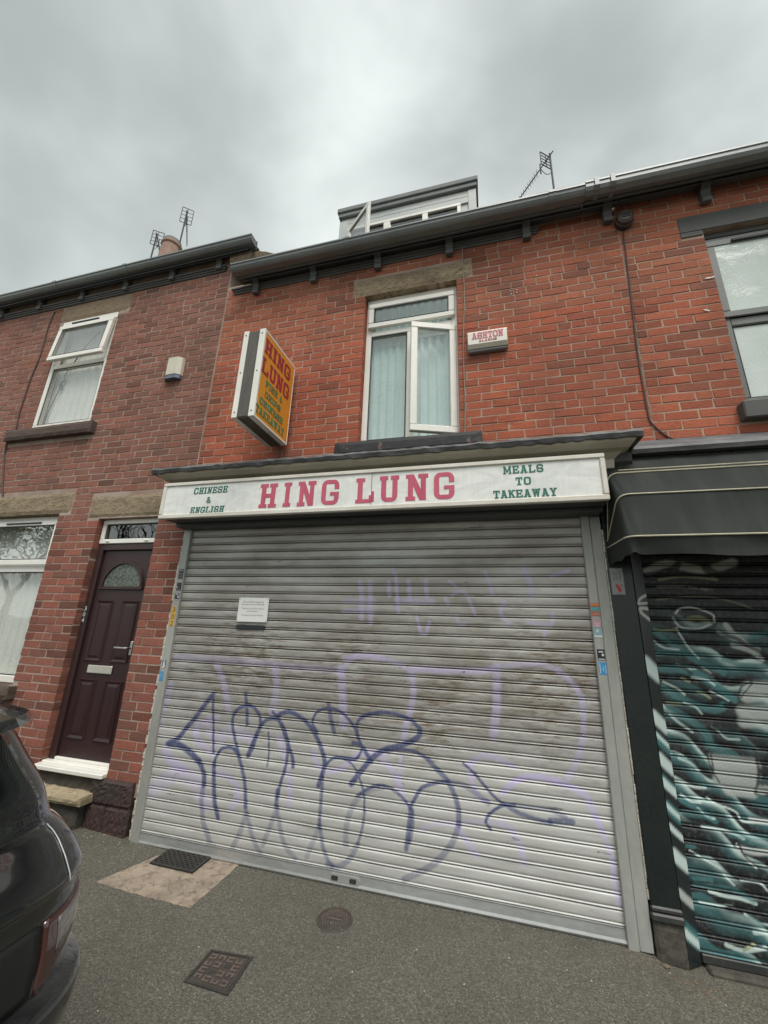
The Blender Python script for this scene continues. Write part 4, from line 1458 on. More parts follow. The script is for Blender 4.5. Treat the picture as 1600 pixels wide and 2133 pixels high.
vs = bak + top + mid + low + [(p[0], -.012, 3.107) for p in bak]
fs_ = [(r * m_ + i, r * m_ + i + 1, (r + 1) * m_ + i + 1, (r + 1) * m_ + i) for r in range(4) for i in range(n)]
fs_ += [tuple(r * m_ for r in range(5)), tuple(r * m_ + n for r in range(5))[::-1]]
MB().add(vs, fs_).build('lead_flashing', 'lead', shop)
# masonry behind the shutter, posts beside it
bk = MB()
bk.box(-2.90, 1.29, .10, .30, -.05, 2.94)
bk.build('shopfront_backing', 'concrete', shop)
MB().box(.762, .835, -.022, .09, -.005, 2.60, .004).build('door_post', 'guide', shop)
rnd = random.Random(9)
fl = MB()
zc = .02
while zc < 2.55:
    hgt = rnd.uniform(.02, .07)
    if rnd.random() < .88:
        fl.box(-2.9035 - rnd.uniform(.002, .016), -2.885, -.012 - rnd.uniform(0, .008), .03, zc, zc + hgt, .003)
    zc += hgt + .0005
fl.build('mortar_fillet', 'flake', shop, kind='stuff')
fl = MB()
zc = .25
while zc < 2.45:
    hgt = rnd.uniform(.03, .12)
    fl.box(.8355, .842 + rnd.uniform(0, .008), -.022 - rnd.uniform(0, .006), .0, zc, zc + hgt, .003)
    zc += hgt + .0005
fl.build('mortar_fillet', 'flake', shop, kind='stuff')

# old fixing plugs left in the brickwork
for x, z in ((.318, 4.86), (.375, 4.865), (.322, 4.825), (.373, 4.832), (.56, 4.99)):
    MB().box(x - .006, x + .006, -.006, .004, z - .005, z + .005, .002).build('wall_plug', 'stwhite', shop)
# dormer on its roof
dm = MB()
DY = 1.0
dm.box(-1.96, .045, DY, 4.0, 6.5, 7.72)
dorm = dm.build('dormer', 'dormerboard', shop)
db = MB()
db.box(-2.01, .085, DY - .075, 4.1, 7.80, 7.885, .01)
db.box(-1.99, .07, DY - .055, 4.08, 7.722, 7.798, .008)
db.build('flat_roof', 'dormerroof', dorm)
for i in range(2):
    MB().box(-1.955, .04, DY - .016 - .004 * i, DY - .001, 7.715 - (i + 1) * .118, 7.708 - i * .118, .005).build('cladding_board', 'dormerboard', dorm)
for xa, xb in ((-1.975, -1.845), (-.055, .055)):
    MB().box(xa, xb, DY - .028, DY - .001, 6.6, 7.66 if xa < -1 else 7.70, .004).build('corner_board', 'dormerboard', dorm)
dw = MB().frame(-1.835, -.16, 6.65, 7.47, DY - .05, DY - .001, .05, .006)
dw.box(-1.27, -1.17, DY - .052, DY - .002, 6.7, 7.42, .005)
dw.box(-.70, -.62, DY - .052, DY - .002, 6.7, 7.42, .005)
dw.build('window_frame', 'upvc', dorm)
pane(-1.785, -.21, 6.7, 7.42, DY - .02).build('pane', 'glassdark', dorm)
# its left casement stands open
ds = MB()
for q in ((0, .56, 0, .04, 6.70, 6.76), (0, .56, 0, .04, 7.36, 7.42), (0, .06, .001, .04, 6.76, 7.36), (.50, .56, .001, .04, 6.76, 7.36)):
    ds.box(*q, .005)
a_ = math.radians(-38)
ds.v = [(-1.83 + p[0] * math.cos(a_) - p[1] * math.sin(a_), DY - .055 + p[0] * math.sin(a_) + p[1] * math.cos(a_), p[2]) for p in ds.v]
osh = ds.build('open_sash', 'upvc', dorm)
dp = MB().box(.061, .499, .018, .022, 6.761, 7.359)
dp.v = [(-1.83 + p[0] * math.cos(a_) - p[1] * math.sin(a_), DY - .055 + p[0] * math.sin(a_) + p[1] * math.cos(a_), p[2]) for p in dp.v]
dp.build('open_pane', 'glass', dorm)

# ------------------------------------------------------------------ house 304 (left)
LX0, LX1 = -9.2, -2.907
left = thing('terraced_house', 'brown brick terraced house with a maroon front door, left of the shop', 'house', (-5.5, 0, 0), 'brick terraced houses in a row')
UW = (-5.52, -4.565, 3.97, 5.63)
DW = (-4.06, -3.262, .40, 2.77)
GW = (-6.05, -4.645, 1.06, 2.86)
lw = MB()
wall_body(lw, LX0, LX1, .30, 6.14, [UW, DW, GW], .0030, .30)
left_wall = lw.build('wall', 'mortar2', left)
lh = [UW, DW, GW, (-5.60, -4.40, 5.63, 5.90), (-4.22, -2.96, 2.775, 3.03), (-6.2, -4.475, 2.855, 3.095), (-5.83, -4.44, 3.83, 3.97), (-6.2, -4.58, .95, 1.06)]
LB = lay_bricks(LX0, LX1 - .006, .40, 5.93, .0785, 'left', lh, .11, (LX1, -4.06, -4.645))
build_bricks(left_wall, LB, hidden=[(-9.3, -4.2, 0, 1.25)])
rough_block(-5.605, -4.397, -.006, .12, 5.628, 5.897, 13, .005, 22, 5).build('lintel', 'sandstone2', left)
rough_block(-4.222, -2.962, -.004, .12, 2.772, 3.03, 14, .004, 24, 6).build('lintel', 'sandstone', left)
rough_block(-6.2, -4.474, -.006, .12, 2.852, 3.096, 15, .006, 26, 6).build('lintel', 'sandstone', left)
rough_block(-5.825, -4.435, -.075, .1, 3.825, 3.972, 16, .003, 26, 4, .012).build('window_sill', 'brownsill', left)
rough_block(-6.2, -4.57, -.085, .12, .945, 1.062, 17, .003, 24, 3, .012).build('window_sill', 'brownsill', left)
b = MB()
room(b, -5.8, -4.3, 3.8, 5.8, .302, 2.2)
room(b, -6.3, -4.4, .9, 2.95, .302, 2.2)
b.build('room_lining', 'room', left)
# upper window, fanlight sash propped open at its foot
w2 = MB().frame(-5.518, -4.55, 3.985, 5.615, .005, .07, .06).build('window', 'upvc', left)
MB().box(-5.455, -4.61, .008, .068, 4.872, 4.935, .005).build('glazing_bar', 'upvc', w2)
MB().box(-5.50, -4.565, -.014, .004, 5.525, 5.612, .006).build('head_rail', 'upvc', w2)
MB().box(-5.32, -4.86, -.032, -.015, 5.545, 5.568, .004).build('trickle_vent', 'gasket', w2)
ta = math.atan2(.040, .57)


def tilt(p):             # x, down from the head, outwards
    return (p[0], -.002 - p[1] * math.sin(ta) - p[2] * math.cos(ta), 5.515 - p[1] * math.cos(ta) + p[2] * math.sin(ta))


sb = MB()
for q in ((-5.49, -4.575, 0, .066, 0, .045), (-5.49, -4.575, .512, .578, 0, .045), (-5.49, -5.424, .066, .512, .001, .045), (-4.641, -4.575, .066, .512, .001, .045)):
    sb.box(*q, .006)
sb.v = [tilt(p) for p in sb.v]
sb.build('fanlight_sash', 'upvc', w2)
sb = MB().frame(-5.425, -4.64, .065, .513, .046, .05, .01)
sb.v = [tilt((p[0], p[2], p[1] - .006)) for p in sb.v]
sb.build('glazing_bead', 'gasket', w2)
sb = MB().box(-5.424, -4.641, .066, .512, .02, .025)
sb.v = [tilt(p) for p in sb.v]
sb.build('pane', 'glass', w2)
MB().frame(-5.456, -4.609, 4.044, 4.873, .012, .02, .013).build('glazing_bead', 'gasket', w2)
pane(-5.443, -4.622, 4.057, 4.860, .03).build('pane', 'glassplain', w2)
curtain(-5.5, -4.58, 3.98, 5.6, .105, .026, 8, 5).build('net_curtain', 'lace', w2, smooth=True)
cd = MB().tube([(x, .078, z) for x, z in smooth_path([(-4.93, 5.45), (-5.0, 5.36), (-5.12, 5.22), (-5.22, 5.02), (-5.3, 4.9), (-5.33, 4.78), (-5.29, 4.72), (-5.35, 4.70), (-5.31, 4.60), (-5.37, 4.64), (-5.34, 4.74), (-5.38, 4.5), (-5.43, 4.3), (-5.45, 4.08)])], .006, 5)
cd.build('pull_cord', 'cable', w2)
# ground floor window
w3 = MB().frame(-6.04, -4.65, 1.065, 2.85, .085, .15, .07).build('window', 'upvc', left)
MB().box(-5.97, -4.72, .088, .148, 2.205, 2.275, .005).build('glazing_bar', 'upvc', w3)
MB().frame(-5.99, -4.69, 2.28, 2.80, .055, .084, .062).build('fanlight_sash', 'upvc', w3)
MB().box(-5.5, -4.95, .045, .054, 2.758, 2.776, .003).build('trickle_vent', 'gasket', w3)
MB().frame(-5.931, -4.749, 2.34, 2.742, .06, .066, .012).build('glazing_bead', 'gasket', w3)
pane(-5.93, -4.75, 2.342, 2.738, .07).build('pane', 'glass', w3)
MB().frame(-5.971, -4.719, 1.134, 2.206, .092, .1, .012).build('glazing_bead', 'gasket', w3)
pane(-5.97, -4.72, 1.136, 2.204, .11).build('pane', 'glassplain', w3)
curtain(-6.0, -4.66, 1.1, 2.82, .185, .028, 12, 8).build('net_curtain', 'lace', w3, smooth=True)
# front door
df = MB()
df.box(-4.055, -3.985, .07, .16, .46, 2.50, .006)
df.box(-3.335, -3.265, .07, .16, .46, 2.50, .006)
df.box(-3.984, -3.336, .071, .16, 2.432, 2.50, .006)
df.build('door_frame', 'doorframe', left)
MB().frame(-4.05, -3.268, 2.503, 2.768, .06, .15, .05).build('transom_frame', 'upvc', left)
tb = MB()
for x in (-3.93, -3.42):
    tb.box(x - .025, x + .025, .05, .06, 2.522, 2.534, .003)
tb.build('drain_cap', 'upvc', left)
MB().frame(-4.0, -3.318, 2.553, 2.718, .072, .08, .01).build('glazing_bead', 'gasket', left)
pane(-3.99, -3.328, 2.563, 2.708, .085).build('transom_pane', 'glassdark', left)
dl = MB()
dl.box(-3.98, -3.34, .10, .145, .475, 2.43, .004)
door = dl.build('front_door', 'door', left)


def raised(x0, x1, z0, z1, y, d=.013, bv=.03):
    p = MB()
    o_ = [(x0, y, z0), (x1, y, z0), (x1, y, z1), (x0, y, z1)]
    r = [(x0 + .008, y - d, z0 + .008), (x1 - .008, y - d, z0 + .008), (x1 - .008, y - d, z1 - .008), (x0 + .008, y - d, z1 - .008)]
    i_ = [(x0 + bv, y - .002, z0 + bv), (x1 - bv, y - .002, z0 + bv), (x1 - bv, y - .002, z1 - bv), (x0 + bv, y - .002, z1 - bv)]
    k2 = [(x0 + bv * 1.9, y - d * .7, z0 + bv * 1.9), (x1 - bv * 1.9, y - d * .7, z0 + bv * 1.9), (x1 - bv * 1.9, y - d * .7, z1 - bv * 1.9), (x0 + bv * 1.9, y - d * .7, z1 - bv * 1.9)]
    p.add(o_ + r + i_ + k2, [(a, (a + 1) % 4, (a + 1) % 4 + 4, a + 4) for a in range(4)] + [(4 + a, 4 + (a + 1) % 4, 8 + (a + 1) % 4, 8 + a) for a in range(4)] + [(8 + a, 8 + (a + 1) % 4, 12 + (a + 1) % 4, 12 + a) for a in range(4)] + [(12, 13, 14, 15)])
    return p


for x0, x1 in ((-3.925, -3.715), (-3.605, -3.395)):
    raised(x0, x1, 1.325, 1.915, .0995).build('door_panel', 'door', door)
    raised(x0, x1, .64, 1.165, .0995).build('door_panel', 'door', door)
cx, cz, R0 = -3.66, 2.055, .275
arc = [(cx + math.cos(math.pi * i / 20), cz + math.sin(math.pi * i / 20)) for i in range(21)]
ap = MB()
for i in range(20):
    q = []
    for rr, yy in ((R0, .099), (R0 - .008, .080), (R0 - .034, .080), (R0 - .042, .099)):
        for j in (i, i + 1):
            a = math.pi * j / 20
            q.append((cx + rr * math.cos(a), yy, cz + rr * math.sin(a) * .98))
    ap.add(q, [(0, 1, 3, 2), (2, 3, 5, 4), (4, 5, 7, 6)])
ap.box(cx - R0, cx + R0, .079, .099, cz - .035, cz - .001, .006)
ap.build('arch_moulding', 'door', door)
gp = [(cx + (R0 - .036) * math.cos(math.pi * i / 20), cz + (R0 - .036) * math.sin(math.pi * i / 20) * .98) for i in range(21)]
MB().prism_y(gp, .095, .099).build('arched_pane', 'archglass', door)
MB().box(-3.85, -3.55, .085, .0995, 1.218, 1.292, .006).build('letter_plate', 'letterplate', door)
hb = MB()
hb.box(-3.392, -3.365, .088, .0995, 1.40, 1.53, .004)
hb.tube([(-3.378, .09, 1.468), (-3.378, .045, 1.468), (-3.40, .04, 1.468), (-3.52, .04, 1.468)], .009, 8)
hb.build('handle', 'chrome', door)
MB().lathe([(0, .012), (.012, .01), (.016, 0)], (0, 0, 0), 12).build('spyhole', 'chrome', door).matrix_local = Matrix.Translation(Vector((-3.66, .099, 1.815)) - Vector((-5.5, 0, 0))) @ Matrix.Rotation(math.radians(90), 4, 'X')
th = MB()
th.box(-4.06, -3.265, .02, .165, .428, .463, .006)
th.box(-4.065, -3.262, -.055, .019, .412, .448, .006)
th.box(-3.98, -3.335, .072, .098, .464, .486, .004)
th.build('threshold', 'upvc', left)
rough_block(-4.06, -3.262, -.005, .28, .225, .411, 21, .008, 16, 4).build('riser', 'concrete', left)
st = rough_block(-4.02, -3.33, -.155, .02, .235, .30, 22, .006, 16, 3, .01)
st.build('doorstep', 'stepstone', left)
rough_block(-3.98, -3.40, -.10, .02, .03, .234, 23, .008, 14, 4, .012).build('riser', 'concrete', left)
rough_block(-4.0, -3.42, -.14, -.101, .0, .075, 24, .006, 14, 2, .012).build('step_footing', 'concrete', left)
for i, (xa, xb, za, zb) in enumerate(((-3.385, -2.945, .225, .41), (-3.39, -3.19, .0, .224), (-3.188, -2.942, .0, .223))):
    rough_block(xa, xb, -.03 - .006 * (i == 0), .1, za, zb, 31 + i, .007, 22, 10, .012).build('plinth_stone', 'plinthpaint', left)
for i in range(6):
    rough_block(-9.2 + i * .86, -9.2 + i * .86 + .85, -.03, .1, 0, .40, 41 + i, .012, 12, 5, .012).build('plinth_stone', 'plinthpaint', left)
wb = MB().box(-9.2, LX1, .101, .299, -.05, .299)
wb.build('footing', 'concrete', left)
eaves(left, -9.2, -2.545, 6.165, .20, [-8.3, -7.55, -6.79, -6.04, -5.26, -4.51, -3.77, -3.07], (-9.2, -2.975, 5.905, 5.975))
for x in (-5.62, -4.42, -7.3):
    union(left, x, 6.165, .20)
roof_parts(left, -9.2, -2.62, 6.15)
kn = MB()
kn.prof_x([(-.06, 5.94), (-.075, 6.0), (-.075, 6.08), (.35, 6.5), (.6, 6.6), (.6, 5.94)], -2.90, -2.615)
kn.build('kneeler_stone', 'sandstone2', left)
# chimney stack and pots seen over the gutter
ch = MB()
ch.box(-9.75, -8.65, 3.7, 4.5, 9.2, 11.72, .01)
ch.box(-9.80, -8.60, 3.65, 4.55, 11.7205, 11.85, .01)
stack = ch.build('chimney', 'brickf', left, attr=('tint', [(.20, .11, .085, 1)] * len(ch.v)))
for x in (-8.97,):
    MB().lathe([(0, 0), (.33, 0), (.335, .10), (.30, .16), (.265, .78), (.30, .82), (.30, .88), (.27, .92), (.2, .92), (.2, .3), (0, .3)], (x, 4.08, 11.85), 18).build('chimney_pot', 'clay', stack, smooth=False)
    MB().lathe([(.19, .925), (.262, .925), (.25, 1.03), (.16, 1.07), (0, 1.07)], (x, 4.08, 11.85), 16).build('pot_cap', 'potcap', stack)

# ------------------------------------------------------------------ house on the right
RX0, RX1 = 1.303, 4.2
right = thing('terraced_house', 'red brick terraced house with grey painted window surround, right of the shop', 'house', (2.6, 0, 0), 'brick terraced houses in a row')
RW = (1.94, 3.1, 3.44, 5.165)
rw = MB()
wall_body(rw, RX0, RX1, 2.85, 5.66, [RW], .0030, .30)
right_wall = rw.build('wall', 'mortar', right)
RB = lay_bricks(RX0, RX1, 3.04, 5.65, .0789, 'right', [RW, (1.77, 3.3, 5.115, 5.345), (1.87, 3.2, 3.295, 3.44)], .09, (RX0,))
build_bricks(right_wall, RB)
lb = MB().box(1.768, 3.3, -.006, .3, 5.167, 5.347, .006)
lb.box(1.768, 1.935, -.006, .3, 5.113, 5.1665, .004)
lb.box(1.9355, 3.3, .05, .3, 5.113, 5.1665, .004)
lb.build('lintel', 'greypaint', right)
MB().box(1.868, 3.2, -.08, .1, 3.292, 3.432, .008).build('window_sill', 'greypaint', right)
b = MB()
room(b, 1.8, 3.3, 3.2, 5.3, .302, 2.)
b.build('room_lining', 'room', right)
w4 = MB().frame(1.942, 3.098, 3.455, 5.11, .055, .12, .065).build('window', 'upvcgrey', right)
MB().box(2.007, 3.03, .058, .118, 4.19, 4.26, .005).build('glazing_bar', 'upvcgrey', w4)
MB().frame(1.955, 3.085, 4.262, 5.065, .036, .054, .06, .006).build('fanlight_sash', 'upvcgrey', w4)
MB().box(2.14, 2.8, .02, .035, 5.015, 5.045, .005).build('trickle_vent', 'gasket', w4)
MB().frame(2.006, 3.034, 3.519, 4.191, .062, .07, .012).build('glazing_bead', 'gasket', w4)
pane(2.015, 3.025, 4.322, 5.005, .044).build('pane', 'frost', w4)
pane(2.018, 3.022, 3.531, 4.179, .074).build('pane', 'frost', w4)
eaves(right, 1.0, 4.2, 5.68, .275, [1.215, 2.0, 2.78, 3.55], None, .095, True)
gj = MB()
for x in (1.09, 1.22):
    gj.prof_x([(-.283, 5.692), (-.283, 5.60), (-.25, 5.575), (-.16, 5.57), (-.16, 5.58), (-.24, 5.585), (-.272, 5.61), (-.272, 5.692)], x - .018, x + .018)
gj.build('gutter_union', 'gutter', right)
roof_parts(right, 1.31, 4.2, 5.67)
st2 = MB().box(1.35, 2.25, 3.7, 4.5, 8.9, 11.0, .01)
st2.build('chimney', 'brickf', right, attr=('tint', [(.20, .11, .085, 1)] * len(st2.v)))
for x0_, z0_, pl in ((1.86, 4.64, [(0, 0), (.03, .012), (.055, .008), (.08, .016), (.075, .002), (.04, -.004)]), (1.80, 4.325, [(0, .012), (.02, .01), (.05, -.006), (.046, -.014), (.02, -.004)])):
    MB().prism_y([(x0_ + a, z0_ + c) for a, c in pl], -.0055, -.002).build('paint_fleck', 'stwhite', right)
# shopfront of the right house: pilaster, console, lead roll, fascia
rb = MB()
rb.box(.845, 1.0, -.035, .25, .19, 2.93, .006)
rb.build('pilaster', 'blackpaint', right)
rb = MB()
rb.box(.838, 1.006, -.055, .1, .165, .205, .008)
rb.box(.842, 1.004, -.045, .1, .206, .235, .008)
rb.build('pilaster_moulding', 'blacktrim', right)
rough_block(.845, 1.0, -.04, .2, -.06, .164, 51, .006, 8, 6, .012).build('plinth_stone', 'concrete', right)
cs = MB()
cs.prof_x([(.02, 2.93), (-.08, 2.93), (-.13, 2.99), (-.14, 3.05), (-.11, 3.095), (.02, 3.10)], .86, 1.075)
cs.build('console', 'blacktrim', right)
ld = MB()
ld.prof_x([(-.004, 3.20), (-.10, 3.115), (-.118, 3.085), (-.105, 3.055), (-.004, 3.06)], 1.085, 4.2)
ld.build('lead_flashing', 'lead', right)
MB().box(1.005, 4.2, -.05, .2, 2.35, 3.05, .004).build('fascia_board', 'blackpaint', right)
MB().box(1.28, 4.2, .16, .3, -.06, 2.34).build('shopfront_backing', 'concrete', right)
MB().box(1.10, 4.2, -.03, .155, -.09, -.022, .012).build('doorsill', 'concrete', right)

# ------------------------------------------------------------------ roller shutters


def slat_profile(pitch):
    r = [(.000, .016), (.0030, .002), (.0050, -.0048), (.0090, -.0060), (.0118, -.002), (.0132, .014), (.0165, .002)]
    for i in range(9):
        t = i / 8
        r.append((.0215 + t * .0475, -.0022 - .0022 * math.sin(math.pi * (.12 + .76 * t))))
    return r + [(.0725, .0005), (pitch - .0003, .016)]


def shutter_slats(root, x0, x1, zbase, pitch, count, y, mat, layers, step, under=None):
    nx = int((x1 - x0) / step)
    xs = np.linspace(x0, x1, nx + 1)
    rnd = random.Random(3)
    for k_ in range(count):
        pr = slat_profile(pitch)
        z0 = zbase + k_ * pitch
        n = len(pr)
        dy = rnd.uniform(-.0015, .0015)
        bow = rnd.uniform(-.0015, .0015)
        zz = np.array([p[0] for p in pr]) + z0
        yy = np.array([p[1] for p in pr]) + y + dy
        X = np.repeat(xs, n)
        Z = np.tile(zz, nx + 1)
        Y = np.tile(yy, nx + 1) + .0011 * np.sin(5.1 * X + 1.3 * k_ + 7.7 * np.sin(k_ * 2.1)) + .0007 * np.sin(13.7 * X - 2.9 * k_) + bow * np.sin((X - x0) / (x1 - x0) * 3.1 + k_)
        b = MB()
        b.v = list(zip(X.tolist(), Y.tolist(), Z.tolist()))
        for i in range(nx):
            a = i * n
            for j in range(n - 1):
                b.f.append((a + j, a + n + j, a + n + j + 1, a + j + 1))
        b.mi = [0] * len(b.f)
        P2 = np.column_stack([X, Z])
        col = spray(P2, layers)
        if under is not None:
            a = col[:, 3:4]
            col = np.column_stack([col[:, :3] * a + under(P2) * (1 - a), np.ones(len(P2))])
        b.build('slat', mat, root, smooth=True, attr=('paint', col))


BL = [(r, (.078, .092, .205), min(1, a * 1.05), p) for r, a, p in BLUE]
LI = [(r * .85, (.56, .49, .72), min(.9, a * 1.3), p) for r, a, p in LILAC]
sh = thing('roller_shutter', 'closed grey steel roller shutter with blue and lilac graffiti under the white sign', 'shutter', (-1.05, 0, 0), 'roller shutters')
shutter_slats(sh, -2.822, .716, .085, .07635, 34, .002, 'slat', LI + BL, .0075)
gb = MB()
gb.prof_x([(-.012, .004), (-.018, .016), (-.012, .030), (-.010, .080), (-.014, .086), (.03, .086), (.03, .004)], -2.842, .712)
gb.build('bottom_bar', 'rail', sh)
gl = MB().box(-2.885, -2.808, -.030, .05, .0, 2.62, .005)
gl.build('guide_rail', 'guide', sh)
gr = MB().box(.700, .7605, -.030, .05, -.008, 2.62, .005)
gr.build('guide_rail', 'guide', sh)
hd = MB()
hd.box(-2.90, .84, -.30, .06, 2.635, 2.655, .004)
hd.box(-2.89, .83, -.155, .06, 2.600, 2.634, .004)
hd.build('shutter_hood', 'hood', sh)
ls = []
for i in range(12):
    a = math.pi / 2 + math.pi * i / 11
    ls.append((-2.160 + .018 * math.cos(a), 1.703 + .018 * math.sin(a)))
for i in range(12):
    a = -math.pi / 2 + math.pi * i / 11
    ls.append((-1.912 + .018 * math.cos(a), 1.703 + .018 * math.sin(a)))
MB().prism_y(ls, -.0125, .0).build('letter_slot', 'stblack', sh)
lk = MB()
pl_ = []
for cx_, s in ((-1.14, 1), (-.965, -1)):
    for i in range(9):
        a = math.pi / 2 * s + math.pi * i / 8
        pl_.append((cx_ + .026 * math.cos(a), .045 + .026 * math.sin(a)))
lk.prism_y(pl_, -.016, -.011)
lock = lk.build('lock_plate', 'rail', sh)
l2 = MB()
for x in (-1.12, -.985):
    l2.prism_y([(x - .026, .034), (x + .018, .034), (x + .022, .05), (x + .018, .06), (x - .022, .06), (x - .03, .05)], -.019, -.0165)
l2.build('lock_slot', 'irondark', lock)

# painted shutter of the shop on the right
ms = thing('roller_shutter', 'dark roller shutter covered by a teal, black and white mural under the black awning', 'shutter', (2.0, 0, 0), 'roller shutters')
ML = [(r * .95, PAL[c], a, p) for r, c, a, p in MURAL]
rnd = random.Random(21)
extra = []
for i in range(46):      # the part of the mural beyond the frame goes on in the same way
    x, z = rnd.uniform(2.0, 3.3), rnd.uniform(.1, 1.7)
    c = rnd.choice([0, 0, 1, 1, 2, 3])
    L_ = rnd.uniform(.15, .4)
    extra.append((rnd.uniform(.015, .06), PAL[c], rnd.uniform(.6, .9), [(x, z), (x + L_ * .5, z - L_ * .2), (x + L_, z - L_ * rnd.uniform(.3, .7))]))


def mural_ground(P):
    """airbrushed streaks running down to the right: black, then teal, then a pale crest"""
    x, z = P[:, 0], P[:, 1]
    s = z + .52 * (x - 1.1) + .035 * np.sin(8 * x + 2.1 * z) + .02 * np.sin(23 * x - 9 * z)
    t = (s * 6.3 + .35 * np.sin(3.1 * s + 1.7 * x)) % 1.0
    amp = np.clip(.72 + .5 * np.sin(5.3 * x + 7.1 * z + 1.) + .35 * np.sin(11 * x - 13 * z), 0, 1)
    amp = amp * np.clip((1.95 - z) / .35, 0, 1)
    teal = np.clip((t - .25) / .35, 0, 1) * np.clip((1 - t) / .06, 0, 1) * amp
    pale = np.clip((t - .62) / .25, 0, 1) ** 1.5 * np.clip((1 - t) / .06, 0, 1) * amp * np.clip(.75 + np.sin(9 * x + 4 * z), 0, 1)
    c = np.array([[.011, .014, .015]]) * np.ones((len(P), 1))
    c = c * (1 - .85 * teal[:, None]) + np.array([[.055, .165, .170]]) * .85 * teal[:, None]
    c = c * (1 - .85 * pale[:, None]) + np.array([[.62, .76, .71]]) * .95 * pale[:, None]
    return c


ML = [(r * (1. if c in (0, 3) else .8), k_, min(1, a * {0: .9, 3: 1.3, 4: 1.5}.get(c, .95)), p) for (r, k_, a, p), (_, c, _, _) in zip(ML, MURAL)]
shutter_slats(ms, 1.085, 3.6, .02, .07635, 31, .035, 'muralslat', ML, .006, mural_ground)
MB().box(1.088, 3.6, .02, .06, -.02, .022, .004).build('bottom_bar', 'blacktrim', ms)
# its guide channel is painted over with the mural's stripes
nz_, nx_ = 300, 6
vs = []
for j in range(nz_ + 1):
    for i in range(nx_ + 1):
        u = i / nx_
        vs.append((1.003 + u * .082, -.030 + u * .058, -.03 + j * 2.37 / nz_))
fs_ = [(j * (nx_ + 1) + i, j * (nx_ + 1) + i + 1, (j + 1) * (nx_ + 1) + i + 1, (j + 1) * (nx_ + 1) + i) for j in range(nz_) for i in range(nx_)]
P = np.array([(v[0], v[2]) for v in vs])
strp = []
for z, w, c in ((1.52, .045, 2), (1.20, .035, 2), (1.075, .028, 1), (1.095, .012, 2), (.96, .03, 2), (.85, .02, 1), (.83, .022, 2), (.70, .03, 1), (.705, .013, 2), (.595, .016, 2), (.455, .03, 2), (.27, .02, 3), (.10, .034, 1), (.085, .018, 2), (-.14, .03, 1)):
    strp.append((w, PAL[c], .85, [(1.0, z + .05), (1.04, z + .01), (1.09, z - .035)]))
strp += [(.010, (.6, .6, .57), .95, [(1.085, 2.02), (1.03, 1.99), (1.01, 1.955)]), (.009, (.6, .6, .57), .95, [(1.085, 1.965), (1.01, 1.955)]), (.012, (.6, .6, .57), .95, [(1.09, 1.925), (1.02, 1.925), (1.03, 1.89), (1.085, 1.85)])]
g1 = MB().add(vs, fs_)
g1.build('guide_rail', 'muralflat', ms, attr=('paint', spray(P, strp)))
MB().box(1.006, 1.084, .03, .15, -.03, 2.34, .003).build('guide_channel', 'blacktrim', ms)

# ------------------------------------------------------------------ signs
fsn = thing('fascia_sign', 'long white fascia sign box with red and green slab lettering above the grey shutter', 'sign', (-1.05, -.2, 2.63))
SY = -.335
fb = MB()
fb.box(-2.915, .822, SY + .012, -.02, 2.657, 2.955, .003)
fb.build('sign_case', 'hood', fsn)
fr = MB()
fr.box(-2.925, .832, SY - .012, SY + .03, 2.628, 2.668, .006)
fr.box(-2.925, .832, SY - .012, SY + .03, 2.942, 2.976, .006)
fr.box(-2.925, -2.889, SY - .0115, SY + .03, 2.6685, 2.9415, .006)
fr.box(.796, .832, SY - .0115, SY + .03, 2.6685, 2.9415, .006)
fr.build('sign_frame', 'alu', fsn)
p1 = MB().box(-2.888, -.883, SY, SY + .008, 2.669, 2.941).build('sign_panel', 'signwhite', fsn)
p2 = MB().box(-.878, .795, SY + .0015, SY + .0095, 2.669, 2.941).build('sign_panel', 'signwhite', fsn)


def front(y):
    return lambda u, v, d: (u, y - d, v)


for ch_, x0, x1 in (('H', -1.893, -1.726), ('I', -1.662, -1.592), ('N', -1.53, -1.366), ('G', -1.313, -1.159)):
    glyph(ch_, lambda u, v, d, a=x0, w=x1 - x0: (a + u * w, SY - .0005 - d, 2.690 + v * .218), 'redletter', p1)
Lg = [R_(.1, 0, .38, 1), R_(0, .85, .5, 1), R_(0, 0, .87, .15), R_(.74, .1, .87, .3)]
G['l'] = Lg
G['j'] = [R_(.0, 0, 1, 1)]
glyph('l', lambda u, v, d: (-1.012 + u * .152, SY - .0005 - d, 2.690 + v * .214), 'redletter', p1)
glyph('j', lambda u, v, d: (-.8775 + u * .02, SY + .001 - d, 2.698 + v * .088), 'redletter', p2)
for ch_, x0, x1 in (('U', -.812, -.653), ('N', -.599, -.421), ('G', -.377, -.220)):
    glyph(ch_, lambda u, v, d, a=x0, w=x1 - x0: (a + u * w, SY + .001 - d, 2.692 + v * .218), 'redletter', p2)
word('CHINESE', -2.584, -2.229, 2.853, 2.915, front(SY - .0005), 'greenletter', p1, .17, .12)
word('&', -2.432, -2.386, 2.761, 2.821, front(SY - .0005), 'greenletter', p1)
word('ENGLISH', -2.588, -2.238, 2.669, 2.729, front(SY - .0005), 'greenletter', p1, .17, .12)
word('MEALS', .142, .423, 2.865, 2.926, front(SY + .001), 'greenletter', p2, .17)
word('TO', .226, .332, 2.773, 2.833, front(SY + .001), 'greenletter', p2, .2)
word('TAKEAWAY', .063, .501, 2.676, 2.737, front(SY + .001), 'greenletter', p2, .10)

